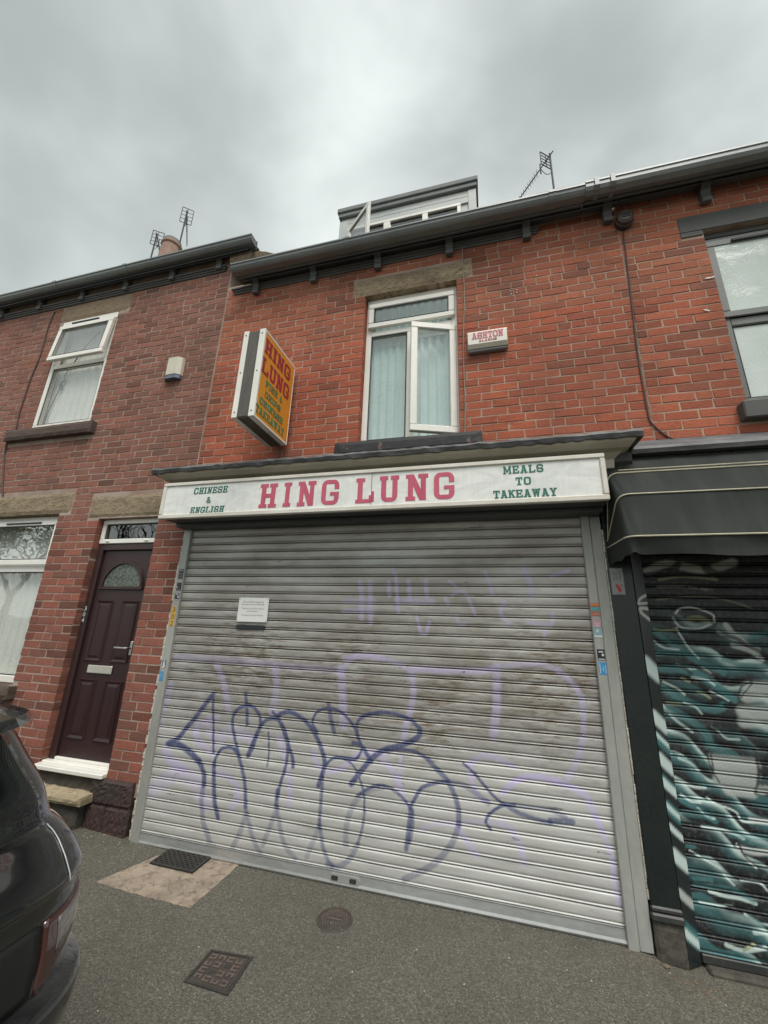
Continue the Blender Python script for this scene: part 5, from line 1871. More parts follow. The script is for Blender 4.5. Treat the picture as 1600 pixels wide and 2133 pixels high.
ps = thing('projecting_sign', 'orange projecting box sign with red and green lettering, fixed to the brick wall', 'sign', (-1.95, -.05, 3.4))
X1, X0, Y0, Y1, Z0, Z1 = -1.845, -2.06, -.648, -.075, 3.405, 4.290
pb = MB().box(X0 + .012, X1 - .012, Y0 + .008, Y1, Z0 + .008, Z1 - .008, .003)
pb.build('sign_case', 'boxbrown', ps)
pf = MB()
for xa, xb in ((X0, X0 + .048), (X1 - .055, X1)):
    pf.box(xa, xb, Y0, Y0 + .012, Z0, Z1, .003)
    pf.box(xa, xb, Y0 + .0125, Y1 + .005, Z0, Z0 + .012, .003)
    pf.box(xa, xb, Y0 + .0125, Y1 + .005, Z1 - .012, Z1, .003)
for xa, xb in ((X0 - .002, X0 + .004), (X1 - .004, X1 + .002)):
    pf.box(xa, xb, Y0 + .001, Y0 + .022, Z0 + .001, Z1 - .001, .0015)
    pf.box(xa, xb, Y0 + .0225, Y1 + .004, Z0 + .001, Z0 + .020, .0015)
    pf.box(xa, xb, Y0 + .0225, Y1 + .004, Z1 - .022, Z1 - .001, .0015)
    pf.box(xa, xb, Y1 - .006, Y1 + .004, Z0 + .0205, Z1 - .0225, .0015)
pf.build('sign_frame', 'upvc', ps)
sc = MB()
for xa in (X0 + .024, X1 - .028):
    for z in (Z0 + .05, (Z0 + Z1) / 2, Z1 - .05):
        sc.lathe([(0, .004), (.006, .003), (.007, 0)], (0, 0, 0), 8)
        for i in range(len(sc.v) - 24, len(sc.v)):
            p = sc.v[i]
            sc.v[i] = (xa + p[0], Y0 - p[2], z + p[1])
sc.build('screw', 'screw', ps)
un = MB().box(X0 + .05, X1 - .057, Y0 + .013, Y1, Z0 + .0, Z0 + .007)
un.build('underside', 'boxunder', ps)
fp = MB().box(X1 - .003, X1, Y0 + .0225, Y1 - .0065, Z0 + .0205, Z1 - .0225)
face = fp.build('sign_panel', 'orange', ps)
MB().box(X0, X0 + .003, Y0 + .0225, Y1 - .0065, Z0 + .0205, Z1 - .0225).build('sign_panel', 'orange', ps)


def side(u, v, d):
    return (X1 + .0005 + d, u, v)


word('HING', -.618, -.150, 4.065, 4.212, side, 'redletter2', face, .13)
word('LUNG', -.630, -.138, 3.858, 4.012, side, 'redletter2', face, .13)
word('FISH &', -.537, -.238, 3.763, 3.826, side, 'greenletter2', face, .14)
word('CHIPS', -.528, -.255, 3.662, 3.722, side, 'greenletter2', face, .12)
word('CHINESE', -.590, -.192, 3.563, 3.626, side, 'greenletter2', face, .12)
word('TAKEAWAY', -.636, -.148, 3.460, 3.532, side, 'greenletter2', face, .08)
br = MB()
for z in (Z0 + .12, Z1 - .15):
    br.box(X1 - .13, X1 - .08, Y1, -.001, z - .02, z + .02, .003)
br.tube([(X1 - .1, -.04, Z0 + .01), (X1 - .1, -.02, Z0 - .05), (X1 - .105, -.008, 3.3)], .006, 6)
br.build('bracket', 'hood', ps)

# notice, number plates, stickers
nb = thing('notice', 'white closure notice screwed to the shutter above the letter slot', 'notice', (-2.03, -.014, 1.85))
plate = MB().box(-2.178, -1.878, -.0165, -.0125, 1.747, 1.955, .001).build('plate', 'paper', nb)
tx = MB()
for s, z, w in (('Due to health reasons, we', 1.918, .205), ('have had to close indefinitely.', 1.896, .232), ('Thank you for all the support', 1.860, .225), ('over the years.', 1.838, .112), ('We hope to see you all soon.', 1.802, .22)):
    text_mb(s, lambda u, v, z=z: (-2.030 + u, -.0168, z + v), w, .015 if ',' not in s and 'y' not in s else .017, tx)
tx.build('lettering', 'ink', plate)
sc = MB()
for x, z in ((-2.168, 1.945), (-1.888, 1.945), (-2.168, 1.757), (-1.888, 1.757)):
    sc.box(x - .003, x + .003, -.0185, -.0165, z - .003, z + .003, .001)
sc.build('screw', 'screw', nb)


def sticker(name, label, cat, x0, x1, z0, z1, mat, group, y=-.0305, corner=0.):
    o = thing(name, label, cat, ((x0 + x1) / 2, y, z0), group)
    MB().box(x0, x1, y - .0012, y, z0, z1, corner).build('backing', mat, o)
    return o


def bars(o, mat, rects, y=-.0305):
    b = MB()
    for x0, x1, z0, z1 in rects:
        b.box(x0, x1, y - .0017, y - .00125, z0, z1)
    b.build('print', mat, o)


GN = 'stickers on the shutter guide rails'
o = sticker('sticker', 'tall black sticker, topmost on the left guide rail of the grey shutter', 'sticker', -2.865, -2.815, 2.116, 2.214, 'stblack', GN)
bars(o, 'stgrey', [(-2.858, -2.822, 2.196, 2.206), (-2.855, -2.825, 2.17, 2.174), (-2.855, -2.825, 2.155, 2.158), (-2.855, -2.825, 2.14, 2.143), (-2.858, -2.822, 2.122, 2.126)])
o = sticker('sticker', 'black sticker with a pale spot, second from top on the left guide rail', 'sticker', -2.863, -2.812, 2.008, 2.085, 'stblack', GN)
bars(o, 'stgrey', [(-2.861, -2.848, 2.034, 2.05), (-2.856, -2.82, 2.014, 2.018)])
o = sticker('sticker', 'small black sticker with a white mark just above the yellow 302 numbers', 'sticker', -2.863, -2.817, 1.920, 1.985, 'stblack', GN)
bars(o, 'stwhite', [(-2.836, -2.820, 1.945, 1.962), (-2.856, -2.83, 1.972, 1.98), (-2.86, -2.822, 1.923, 1.929)])
o = thing('house_number', 'yellow number sticker reading 302 on the left guide rail', 'house number', (-2.845, -.0305, 1.684), None)
MB().box(-2.869, -2.825, -.0317, -.0305, 1.684, 1.862).build('backing', 'yellow', o)
nm = MB()
for c, z in (('3', 1.835), ('0', 1.773), ('2', 1.712)):
    text_mb(c, lambda u, v, z=z: (-2.847 + u, -.0320, z + v), .027, .044, nm)
nm.build('lettering', 'ink', o)
o = sticker('sticker', 'torn blue sticker with a white scrap, above the blue one on the left guide rail', 'sticker', -2.874, -2.832, 1.322, 1.390, 'bluegrey', GN)
t = MB()
t.prism_y([(-2.874, 1.322), (-2.842, 1.325), (-2.838, 1.345), (-2.846, 1.362), (-2.848, 1.39), (-2.856, 1.385), (-2.862, 1.36), (-2.86, 1.34)], -.0324, -.0318)
t.build('torn_paper', 'stwhite', o)
o = sticker('sticker', 'plain blue sticker, lowest on the left guide rail', 'sticker', -2.880, -2.838, 1.220, 1.297, 'stblue', GN)
bars(o, 'stlight', [(-2.874, -2.868, 1.23, 1.285), (-2.853, -2.848, 1.24, 1.285)])
o = sticker('sticker', 'amber, teal and red sticker, topmost on the right guide rail', 'sticker', .703, .7595, 1.865, 1.955, 'storange', GN)
bars(o, 'stamber', [(.704, .759, 1.938, 1.950)])
bars(o, 'stteal', [(.704, .757, 1.898, 1.928)])
bars(o, 'stlight', [(.71, .752, 1.884, 1.887), (.715, .756, 1.875, 1.878)])
o = sticker('sticker', 'faded pink sticker just above the pale blue one on the right guide rail', 'sticker', .705, .7585, 1.788, 1.842, 'stpink', GN)
bars(o, 'stwhite', [(.714, .75, 1.80, 1.803), (.714, .75, 1.812, 1.815), (.714, .75, 1.824, 1.827), (.722, .742, 1.789, 1.793)])
o = sticker('sticker', 'pale blue sticker between the pink and black ones on the right guide rail', 'sticker', .704, .7585, 1.72, 1.785, 'stlight', GN)
bars(o, 'stwhite', [(.722, .737, 1.756, 1.772), (.706, .757, 1.722, 1.734)])
o = sticker('sticker', 'black sticker with a white disc above the blue one on the right guide rail', 'sticker', .711, .7585, 1.571, 1.642, 'stblack', GN)
bars(o, 'stwhite', [(.738, .752, 1.598, 1.613), (.72, .75, 1.622, 1.630), (.716, .754, 1.575, 1.581)])
o = sticker('sticker', 'blue sticker with clipped corners, lowest on the right guide rail', 'sticker', .712, .7595, 1.479, 1.558, 'stblue', GN)
bars(o, 'stwhite', [(.717, .721, 1.487, 1.55), (.736, .739, 1.50, 1.53), (.752, .755, 1.487, 1.54)])
o = thing('house_number', 'small white and black 304 plate on the brown door frame', 'house number', (-4.02, .069, 1.683))
MB().box(-4.048, -3.998, .066, .0695, 1.683, 1.853, .001).build('plate', 'ink', o)
nm = MB()
for c, z in (('3', 1.826), ('0', 1.768), ('4', 1.711)):
    text_mb(c, lambda u, v, z=z: (-4.023 + u, .0655, z + v), .032, .043, nm)
nm.build('lettering', 'stwhite', o)
cc = thing('warning_sign', 'grey camera warning sign turned sideways on the black pilaster', 'sign', (.893, -.036, 2.015))
PY = -.036
MB().box(.851, .937, PY - .003, PY, 2.015, 2.204, .001).build('plate', 'stgrey', cc)
tx = MB()
for s, x, w in (('24 HOUR', .873, .062), ('CCTV', .894, .062), ('IN OPERATION', .915, .070)):
    text_mb(s, lambda u, v, x=x: (x - v, PY - .0034, 2.148 + u), w, .012 if s != 'CCTV' else .016, tx)
for q in ((.854, .934, 2.0185, 2.0195), (.854, .934, 2.1995, 2.2005), (.854, .855, 2.0195, 2.1995), (.933, .934, 2.0195, 2.1995)):
    tx.box(q[0], q[1], PY - .0036, PY - .003, q[2], q[3])
tx.build('lettering', 'ink', cc)
cm = MB()
cm.prism_y([(.878, 2.085), (.888, 2.093), (.915, 2.047), (.905, 2.03), (.896, 2.034)], PY - .0038, PY - .003)
cm.box(.906, .911, PY - .0037, PY - .003, 2.068, 2.083)
cm.box(.9111, .923, PY - .0037, PY - .003, 2.079, 2.083)
cm.build('camera_symbol', 'strred', cc)
# alarm boxes
al = thing('alarm_box', 'white alarm box with red lettering beside the open window', 'alarm box', (.08, 0, 4.21))
ab = MB()
ab.prof_x([(0, 4.225), (-.055, 4.225), (-.082, 4.255), (-.082, 4.375), (-.062, 4.405), (0, 4.405)], -.098, .262)
for i, p in enumerate(ab.v):
    if p[1] < -.07:
        ab.v[i] = (p[0] * .955 + .0037, p[1], p[2])
ab.build('cover', 'bellwhite', al)
MB().box(-.09, .254, -.05, -.002, 4.196, 4.224, .008).build('base', 'bellshade', al)
MB().box(.2622, .2665, -.05, -.04, 4.25, 4.262, .001).build('screw', 'screw', al)
word('ASHTON', -.055, .222, 4.305, 4.375, front(-.0825), 'redletter', al, .10)
word('ALARMS', .005, .165, 4.272, 4.294, front(-.0825), 'redletter', al, .12)
be = thing('alarm_box', 'cream alarm bell box with a blue-grey lower edge on the brown brick wall', 'alarm box', (-3.44, 0, 4.40))
bb = MB()
bb.prism_z([(-3.56, 0), (-3.548, -.03), (-3.51, -.065), (-3.375, -.068), (-3.335, -.035), (-3.33, 0)], 4.452, 4.68)
bb.build('cover', 'whiteplastic', be)
bb = MB()
bb.prism_z([(-3.556, -.001), (-3.545, -.028), (-3.508, -.06), (-3.378, -.063), (-3.338, -.033), (-3.334, -.001)], 4.405, 4.451)
bb.build('strobe_lens', 'bluegrey', be)
MB().lathe([(0, .004), (.007, .003), (.008, 0)], (0, 0, 0), 10).build('screw', 'screw', be).matrix_local = Matrix.Translation(Vector((-3.352 + 3.44, -.054, 4.50 - 4.40))) @ Matrix.Rotation(math.radians(65), 4, 'Z') @ Matrix.Rotation(math.radians(90), 4, 'X')
si = thing('alarm_siren', 'round dark brown siren under the gutter at the top of the brown cable', 'siren', (1.345, 0, 5.41))
sm = MB().lathe([(0, .09), (.045, .09), (.068, .075), (.072, .05), (.078, .045), (.078, .03), (.072, .026), (.072, 0), (0, 0)], (0, 0, 0), 24)
sm.v = [(1.345 + p[0], -.004 - p[2], 5.41 + p[1] * 1.15) for p in sm.v]
sm.build('housing', 'siren', si)
sg = MB()
for i in range(3):
    sg.box(1.31, 1.38, -.0985, -.0945, 5.385 + i * .022, 5.394 + i * .022, .001)
sg.build('grille_bar', 'irondark', si)
# cables on the wall
cpts = [(1.335, 5.33), (1.318, 4.876), (1.298, 4.409), (1.280, 3.974), (1.277, 3.61), (1.281, 3.393), (1.303, 3.327), (1.365, 3.238), (1.436, 3.178), (1.50, 3.13)]
tag(MB().tube([(x, -.007, z) for x, z in smooth_path(cpts, 6)], .0062, 6).build('cable', 'cable', None), 'brown cable running down the brick wall from the round siren', 'cable', 'cables on the house fronts')
cpts = [(-.122, 5.575), (-.117, 5.231), (-.113, 4.869), (-.131, 4.5), (-.139, 4.101), (-.135, 3.745), (-.146, 3.40)]
tag(MB().tube([(x, -.012, z) for x, z in smooth_path(cpts, 6)], .0055, 6).build('cable', 'cablepale', None), 'thin pale cable hanging beside the open window down to the sill', 'cable', 'cables on the house fronts')
cpts = [(-5.765, 5.86), (-5.789, 5.593), (-5.765, 5.129), (-5.80, 4.761), (-5.80, 4.255), (-5.77, 3.99), (-5.85, 3.80), (-5.70, 3.315), (-5.62, 3.11)]
tag(MB().tube([(x, -.008, z) for x, z in smooth_path(cpts, 6)], .0085, 6).build('cable', 'cable', None), 'brown cable dropping past the left end of the upper window sill', 'cable', 'cables on the house fronts')
# the mortared joint between houses is a bead of pointing
MB().box(-2.913, -2.900, -.003, .004, 3.3, 5.6, .001).build('party_joint', 'mortar2', left)

# ------------------------------------------------------------------ awning
aw = thing('awning', 'black fabric wedge awning with cream piping over the mural shutter', 'awning', (2.2, -.05, 2.3))


def rib(xl, d, zf, xp, yp, zp, r=.075, xr=3.6):
    """from the wall pivot out along the side, round the corner and along the front"""
    pts = []
    a, c = Vector((xp, yp, zp)), Vector((xl, -d, zf))
    e_ = c + (a - c).normalized() * r
    for i in range(8):
        pts.append(a.lerp(e_, i / 8))
    f_ = c + Vector((r, 0, 0))
    for i in range(9):
        t = i / 8
        pts.append(e_ * (1 - t) ** 2 + c * 2 * t * (1 - t) + f_ * t * t)
    for i in range(1, 25):
        pts.append(f_.lerp(Vector((xr, -d, zf)), i / 24))
    return pts


ribs = [rib(.885, -.0 + .06, 3.035, .872, -.052, 2.46, .03), rib(.868, .22, 2.862, .866, -.05, 2.42), rib(.872, .37, 2.652, .862, -.045, 2.40), rib(.868, .45, 2.345, .858, -.04, 2.352)]
rnd = random.Random(5)


def loft(a, c, k_=6, sag=.012):
    n = len(a)
    vs = []
    for j in range(k_ + 1):
        t = j / k_
        for i in range(n):
            p = a[i].lerp(c[i], t)
            s = sag * math.sin(math.pi * t)
            wv = (.005 * math.sin(i * .9 + j * .5) + .004 * math.sin(i * 2.1 - j * .8 + 1.)) * math.sin(math.pi * t)
            vs.append((p.x, p.y + (s + wv) * (1 if i > 12 else .3), p.z - s * .3))
    fs = [(j * n + i, j * n + i + 1, (j + 1) * n + i + 1, (j + 1) * n + i) for j in range(k_) for i in range(n - 1)]
    return MB().add(vs, fs)


for a, c in zip(ribs[:-1], ribs[1:]):
    loft(a, c).build('fabric_panel', 'fabric', aw, smooth=True)
low = []
for i, p in enumerate(ribs[3]):
    t = i / (len(ribs[3]) - 1)
    drop = .115 + .012 * math.sin(i * .35) + .006 * math.sin(i * 1.3)
    low.append(Vector((p.x + .004, p.y + .02 + .016 * math.sin(i * .8 + 1), p.z - drop)))
loft(ribs[3], low, 4, .004).build('valance', 'fabric', aw, smooth=True)
for i, r_ in enumerate(ribs[1:]):
    MB().tube([(p.x, p.y - .004, p.z) for p in r_], .0055, 6).build('piping', 'piping', aw)
MB().tube([(p.x, p.y - .002, p.z + .022) for p in ribs[1][16:]], .0045, 6).build('piping', 'piping', aw)

# ------------------------------------------------------------------ aerials


def aerial(loc, mast_h, label, arm, refl=.26, n_el=9, lean=(0, 0)):
    """arm = vector of the boom from the mast head; reflector grid at its root, directors along it"""
    o = thing('tv_aerial', label, 'aerial', loc, 'television aerials on the roofs')
    L_ = Vector(loc)
    top = L_ + Vector((lean[0], lean[1], mast_h))
    MB().tube([L_, top + (top - L_).normalized() * .06], .022, 8).build('mast', 'aerial', o)
    a = Vector(arm)
    u = a.normalized()
    side_ = Vector((0, 0, 1)).cross(u).normalized()
    up = u.cross(side_).normalized()
    bm_ = MB().tube([top - u * .1, top + a], .013, 6)
    for i in range(n_el):
        p = top + u * (.42 + (a.length - .44) * i / (n_el - 1))
        w = .13 - .045 * i / n_el
        bm_.tube([p - up * w, p + up * w], .0065, 5)
    bm_.build('boom', 'aerial', o)
    rf = MB()
    c = top + u * .12
    for s1 in (-1, 1):
        for s0, e0 in (((-.16, s1 * refl), (.16, s1 * refl)),):
            rf.tube([c + side_ * s0[0] + up * s0[1], c + side_ * e0[0] + up * e0[1]], .012, 5)
        rf.tube([c + side_ * s1 * .16 - up * refl, c + side_ * s1 * .16 + up * refl], .012, 5)
    for t in (-.5, 0, .5):
        rf.tube([c - side_ * .16 + up * refl * t, c + side_ * .16 + up * refl * t], .009, 5)
    rf.tube([c - up * refl, c + up * refl], .011, 5)
    rf.build('reflector', 'aerial', o)
    fd = MB().tube([tuple(top + u * .3 - up * .16), tuple(top + u * .3 + up * .16)], .016, 6)
    q0, q1 = top + u * .3, top - Vector((0, 0, .55))
    fd.tube(smooth_path([tuple(q0), tuple(q0.lerp(q1, .5) - Vector((0, 0, .12))), tuple(q1)]), .008, 5)
    fd.build('dipole_lead', 'aerial', o)
    return o


aerial((1.78, 3.9, 10.6), 1.75, 'television aerial with a long boom sloping left above the brick gutter', (-.62, .85, 0), .2)
aerial((-8.72, 4.1, 11.72), 2.35, 'taller television aerial rising right of the chimney pot', (-.8, .95, 0), .3, 10, (.0, 0))
aerial((-9.72, 4.1, 11.72), 1.7, 'shorter television aerial rising left of the chimney pot', (-.55, .8, 0), .28, 7, (.0, 0))

# ------------------------------------------------------------------ things let into the pavement
sl = thing('stone_slab', 'pale pinkish stone slab let into the pavement in front of the shutter', 'slab', (-2.27, -.25, 0))
b = MB()
c4 = [(-2.673, -.497), (-1.902, -.508), (-1.886, .03), (-2.490, .03)]
nx_, ny_ = 26, 18
rnd = random.Random(2)
vs = []
for j in range(ny_ + 1):
    for i in range(nx_ + 1):
        u, v = i / nx_, j / ny_
        x = (c4[0][0] * (1 - u) + c4[1][0] * u) * (1 - v) + (c4[3][0] * (1 - u) + c4[2][0] * u) * v
        y = (c4[0][1] * (1 - u) + c4[1][1] * u) * (1 - v) + (c4[3][1] * (1 - u) + c4[2][1] * u) * v
        ed = i in (0, nx_) or j in (0, ny_)
        if ed:
            x += rnd.uniform(-.004, .004)
            y += rnd.uniform(-.004, .004)
        vs.append((x, y, gz(x) + (.0012 if ed else .0045 + rnd.uniform(-.0015, .0015))))
m_ = nx_ + 1
b.add(vs, [(j * m_ + i, j * m_ + i + 1, (j + 1) * m_ + i + 1, (j + 1) * m_ + i) for j in range(ny_) for i in range(nx_)])
b.build('slab', 'slab', sl)
gt = thing('cellar_grate', 'dark iron lattice grate set in the stone slab against the shutter', 'grate', (-2.31, -.115, 0))
gx0, gx1, gy0, gy1, gb_ = -2.503, -2.128, -.214, -.012, .0125
MB().box(gx0, gx1, gy0, gy1, gb_ - .006, gb_).build('grate_dark', 'ink', gt)  # black plate paints in the darkness of the hollow below the bars
lat = MB()
lat.box(gx0, gx1, gy0, gy0 + .014, gb_ + .0005, gb_ + .0085, .001)
lat.box(gx0, gx1, gy1 - .012, gy1, gb_ + .0005, gb_ + .0085, .001)
lat.box(gx0, gx0 + .014, gy0 + .0145, gy1 - .0125, gb_ + .0005, gb_ + .0085, .001)
lat.box(gx1 - .014, gx1, gy0 + .0145, gy1 - .0125, gb_ + .0005, gb_ + .0085, .001)
lat.build('grate_frame', 'irondark', gt)
lat = MB()
H = gy1 - gy0 - .027
for sgn, hz in ((1, .0075), (-1, .0068)):
    for i in range(-5, 11):
        x = gx0 + .014 + i * .047
        a, c = (x, gy0 + .0145), (x + H * 1.15, gy1 - .0125)
        if sgn < 0:
            a, c = (x + H * 1.15, gy0 + .0145), (x, gy1 - .0125)
        w = .0068
        poly = [(a[0] - w, a[1]), (a[0] + w, a[1]), (c[0] + w, c[1]), (c[0] - w, c[1])]
        lo, hi = gx0 + .0145, gx1 - .0145
        if max(p[0] for p in poly) < lo or min(p[0] for p in poly) > hi:
            continue
        cl = []      # clip the bar to the frame
        for (px, py), (qx, qy) in zip(poly, poly[1:] + poly[:1]):
            for bound, keep in ((None, None),):
                cl.append((px, py))
        for bound, sg in ((lo, 1), (hi, -1)):
            o_ = []
            for (px, py), (qx, qy) in zip(cl, cl[1:] + cl[:1]):
                ip, iq = (px - bound) * sg >= 0, (qx - bound) * sg >= 0
                if ip:
                    o_.append((px, py))
                if ip != iq:
                    t = (bound - px) / (qx - px)
                    o_.append((bound, py + (qy - py) * t))
            cl = o_
        if len(cl) > 2:
            lat.prism_z(cl, gb_ + .0004, gb_ + hz)
lat.build('lattice', 'irondark', gt)

rc = thing('drain_cover', 'small round rusty iron cover in the asphalt', 'drain cover', (-.998, -.325, 0), 'iron covers in the pavement')
b = MB()
b.lathe([(0, .0045), (.092, .0045), (.094, .003), (.099, .003), (.100, .0055), (.108, .0055), (.112, .0015)], (-.998, -.325, gz(-1)), 40)
b.build('plate', 'ironmid', rc)
b = MB()
for i in range(-5, 6):
    for j in range(-5, 6):
        x, y = i * .0165 + (j % 2) * .008, j * .0165
        if math.hypot(x, y) < .084 and not (abs(y) < .02 and abs(x) < .045):
            b.box(-.998 + x - .0045, -.998 + x + .0045, -.325 + y - .0045, -.325 + y + .0045, .0035, .0085, .0015)
b.box(-1.045, -.955, -.329, -.321, .0035, .0085, .0015)
b.build('tread_stud', 'iron', rc)
qc = thing('drain_cover', 'square rusty iron cover with a worn ribbed pattern in the asphalt', 'drain cover', (-1.434, -.85, 0), 'iron covers in the pavement')


def qxy(u, v):
    c = [(-1.56, -.963), (-1.301, -.965), (-1.312, -.726), (-1.560, -.751)]
    return tuple((c[0][k_] * (1 - u) + c[1][k_] * u) * (1 - v) + (c[3][k_] * (1 - u) + c[2][k_] * u) * v for k_ in (0, 1))


def qbox(b, u0, u1, v0, v1, za, zb):
    b.prism_z([qxy(u0, v0), qxy(u1, v0), qxy(u1, v1), qxy(u0, v1)], za, zb)


b = MB()
for q in ((0, 1, 0, .055), (0, 1, .945, 1), (0, .055, .056, .944), (.945, 1, .056, .944)):
    qbox(b, *q, -.004, .006)
b.build('cover_frame', 'irondark', qc)
b = MB()
qbox(b, .07, .93, .07, .93, -.004, .0035)
b.build('plate', 'ironmid', qc)
b = MB()
for i in range(4):
    for j in range(4):
        if (i, j) in ((1, 1), (2, 2)):
            continue
        u, v = .12 + i * .2, .12 + j * .2
        s = .145
        t = .038
        op = (i + j) % 4
        if op != 0:
            qbox(b, u, u + s, v, v + t, .004, .009)
        if op != 1:
            qbox(b, u + s - t, u + s, v + t + .001, v + s - t - .001, .004, .0088)
        if op != 2:
            qbox(b, u, u + s, v + s - t, v + s, .004, .009)
        if op != 3:
            qbox(b, u, u + t, v + t + .001, v + s - t - .001, .004, .0088)
b.build('tread_rib', 'iron', qc)
for u, v in ((.39, .39), (.61, .63)):
    b = MB()
    qbox(b, u - .06, u + .06, v - .05, v + .05, .004, .0052)
    b.build('key_hole', 'irondark', qc)


# grit and chips swept against the pilaster
b = MB()
rnd = random.Random(77)
for i in range(260):
    a = rnd.gauss(0, 1)
    x, y = .96 + a * .12, -.10 - abs(rnd.gauss(0, .075))
    s = rnd.uniform(.0015, .0045)
    if i < 4:
        s = (.018, .010, .009, .008)[i]
        x, y = ((.87, -.075), (.99, -.12), (.93, -.15), (1.02, -.17))[i]
    z = gz(x) + s * .3
    b.add([(x + s * rnd.uniform(.7, 1.3) * dx, y + s * rnd.uniform(.7, 1.3) * dy, z + s * .7 * dz) for dx, dy, dz in ((1, 0, 0), (-1, 0, 0), (0, 1, 0), (0, -1, 0), (0, 0, 1), (0, 0, -1))],
          [(0, 2, 4), (2, 1, 4), (1, 3, 4), (3, 0, 4), (2, 0, 5), (1, 2, 5), (3, 1, 5), (0, 3, 5)])
for i in range(900):      # fine grit gathered along the foot of the walls and the shutter
    x = rnd.uniform(-3.4, 1.5)
    y = -.045 - abs(rnd.gauss(0, .035))
    if -2.9 < x < .8:
        y += .012
    s = rnd.uniform(.0008, .0026)
    z = gz(x) + s * .3
    b.add([(x + s * dx, y + s * dy, z + s * .7 * dz) for dx, dy, dz in ((1, 0, 0), (-1, 0, 0), (0, 1, 0), (0, -1, 0), (0, 0, 1), (0, 0, -1))],
          [(0, 2, 4), (2, 1, 4), (1, 3, 4), (3, 0, 4), (2, 0, 5), (1, 2, 5), (3, 1, 5), (0, 3, 5)])
o = b.build('grit', 'grit', None, kind='stuff')
b = MB()
for i in range(26):
    x, y = rnd.choice(((.84, -.09), (.98, -.14), (-3.0, -.06), (-3.2, -.08), (-1.0, -.4), (.3, -.3)))
    x += rnd.gauss(0, .12)
    y += rnd.gauss(0, .05)
    y = min(y, -.045)
    s = rnd.uniform(.0015, .005)
    z = gz(x) + .004
    an = rnd.uniform(0, 3)
    b.prism_z([(x + s * math.cos(an + k_) * (1, .6, 1.2, .5)[q], y + s * math.sin(an + k_) * (1, .6, 1.2, .5)[q]) for q, k_ in enumerate((0, 1.5, 3.1, 4.6))], z - .002, z + .001)
b.build('paper_scraps', 'stwhite', None, kind='stuff')

# ------------------------------------------------------------------ parked car, seen from behind its right rear corner
CYY = -2.585
CXX = .15
KEYS = [  # z, front x, rear x, half width
    (.20, -5.35, -1.66, .80), (.30, -5.45, -1.55, .85), (.40, -5.50, -1.48, .875), (.50, -5.50, -1.445, .888), (.57, -5.50, -1.44, .890), (.595, -5.49, -1.455, .886), (.605, -5.48, -1.50, .880),
    (.70, -5.45, -1.515, .893), (.80, -5.40, -1.53, .890), (.835, -5.35, -1.53, .885), (.850, -5.32, -1.515, .882), (.90, -5.10, -1.54, .868), (.95, -4.70, -1.58, .848), (.985, -4.50, -1.61, .825), (1.00, -4.42, -1.625, .812),
    (1.10, -4.15, -1.645, .775), (1.20, -3.90, -1.705, .733), (1.30, -3.66, -1.765, .690), (1.38, -3.42, -1.83, .640), (1.42, -3.2, -1.92, .59), (1.45, -2.95, -2.1, .48), (1.462, -2.8, -2.3, .30)]
KZ = [k_[0] for k_ in KEYS]
NR, NC, NS = 8, 14, 24


def car_level(z):
    j = max(0, min(len(KZ) - 2, int(np.searchsorted(KZ, z, side='right')) - 1))
    h = KZ[j + 1] - KZ[j]
    t = min(max((z - KZ[j]) / h, 0), 1)
    v = []
    for i in (1, 2, 3):      # monotone cubic through the stations
        def slope(q):
            return (KEYS[q + 1][i] - KEYS[q][i]) / (KZ[q + 1] - KZ[q]) if 0 <= q < len(KZ) - 1 else 0.

        def tan(q):
            a_, b_ = slope(q - 1), slope(q)
            return 0. if a_ * b_ <= 0 else 2 * a_ * b_ / (a_ + b_)
        p0, p1, m0, m1 = KEYS[j][i], KEYS[j + 1][i], tan(j) * h, tan(j + 1) * h
        v.append((2 * t ** 3 - 3 * t * t + 1) * p0 + (t ** 3 - 2 * t * t + t) * m0 + (-2 * t ** 3 + 3 * t * t) * p1 + (t ** 3 - t * t) * m1)
    return [v[0] + CXX, v[1] + CXX, v[2]]


def car_pt(z, s, off=0.0):
    """s in index units from the rear centre: 0..NR rear face, ..NR+NC right rear corner, ..+NS right side, ..+NC front corner, ..+NR front; negative s = left"""
    xf, xr, hw = car_level(z)
    sg = 1 if s >= 0 else -1
    s = abs(s)
    rx = .34
    ry = min(.36, hw * .8)
    fx, fy = .55, min(.5, hw * .8)
    bow = .05
    hwi = hw
    if s <= NR:
        t = s / NR
        y = (hwi - ry) * t
        x, nx_, ny_ = xr - bow * (y / hwi) ** 2, 1., .1 * t
    elif s <= NR + NC:
        a = (s - NR) / NC * math.pi / 2
        b0 = bow * ((hwi - ry) / hwi) ** 2
        ca, sa = math.cos(a) ** .85, math.sin(a) ** .85
        x, y = xr - b0 - rx + rx * ca, hwi - ry + ry * sa
        nx_, ny_ = math.cos(a), math.sin(a)
    elif s <= NR + NC + NS:
        t = (s - NR - NC) / NS
        b0 = bow * ((hwi - ry) / hwi) ** 2
        x = (xr - b0 - rx) * (1 - t) + (xf + fx) * t
        y, nx_, ny_ = hwi, 0., 1.
    elif s <= NR + NC + NS + NC:
        a = (s - NR - NC - NS) / NC * math.pi / 2
        x, y = xf + fx - fx * math.sin(a), hwi - fy + fy * math.cos(a)
        nx_, ny_ = -math.sin(a), math.cos(a)
    else:
        t = (s - NR - 2 * NC - NS) / NR
        x, y, nx_, ny_ = xf, (hwi - fy) * (1 - t), -1., 0.
    l_ = math.hypot(nx_, ny_)
    return (x + off * nx_ / l_, CYY + sg * (y + off * ny_ / l_), z + .035)


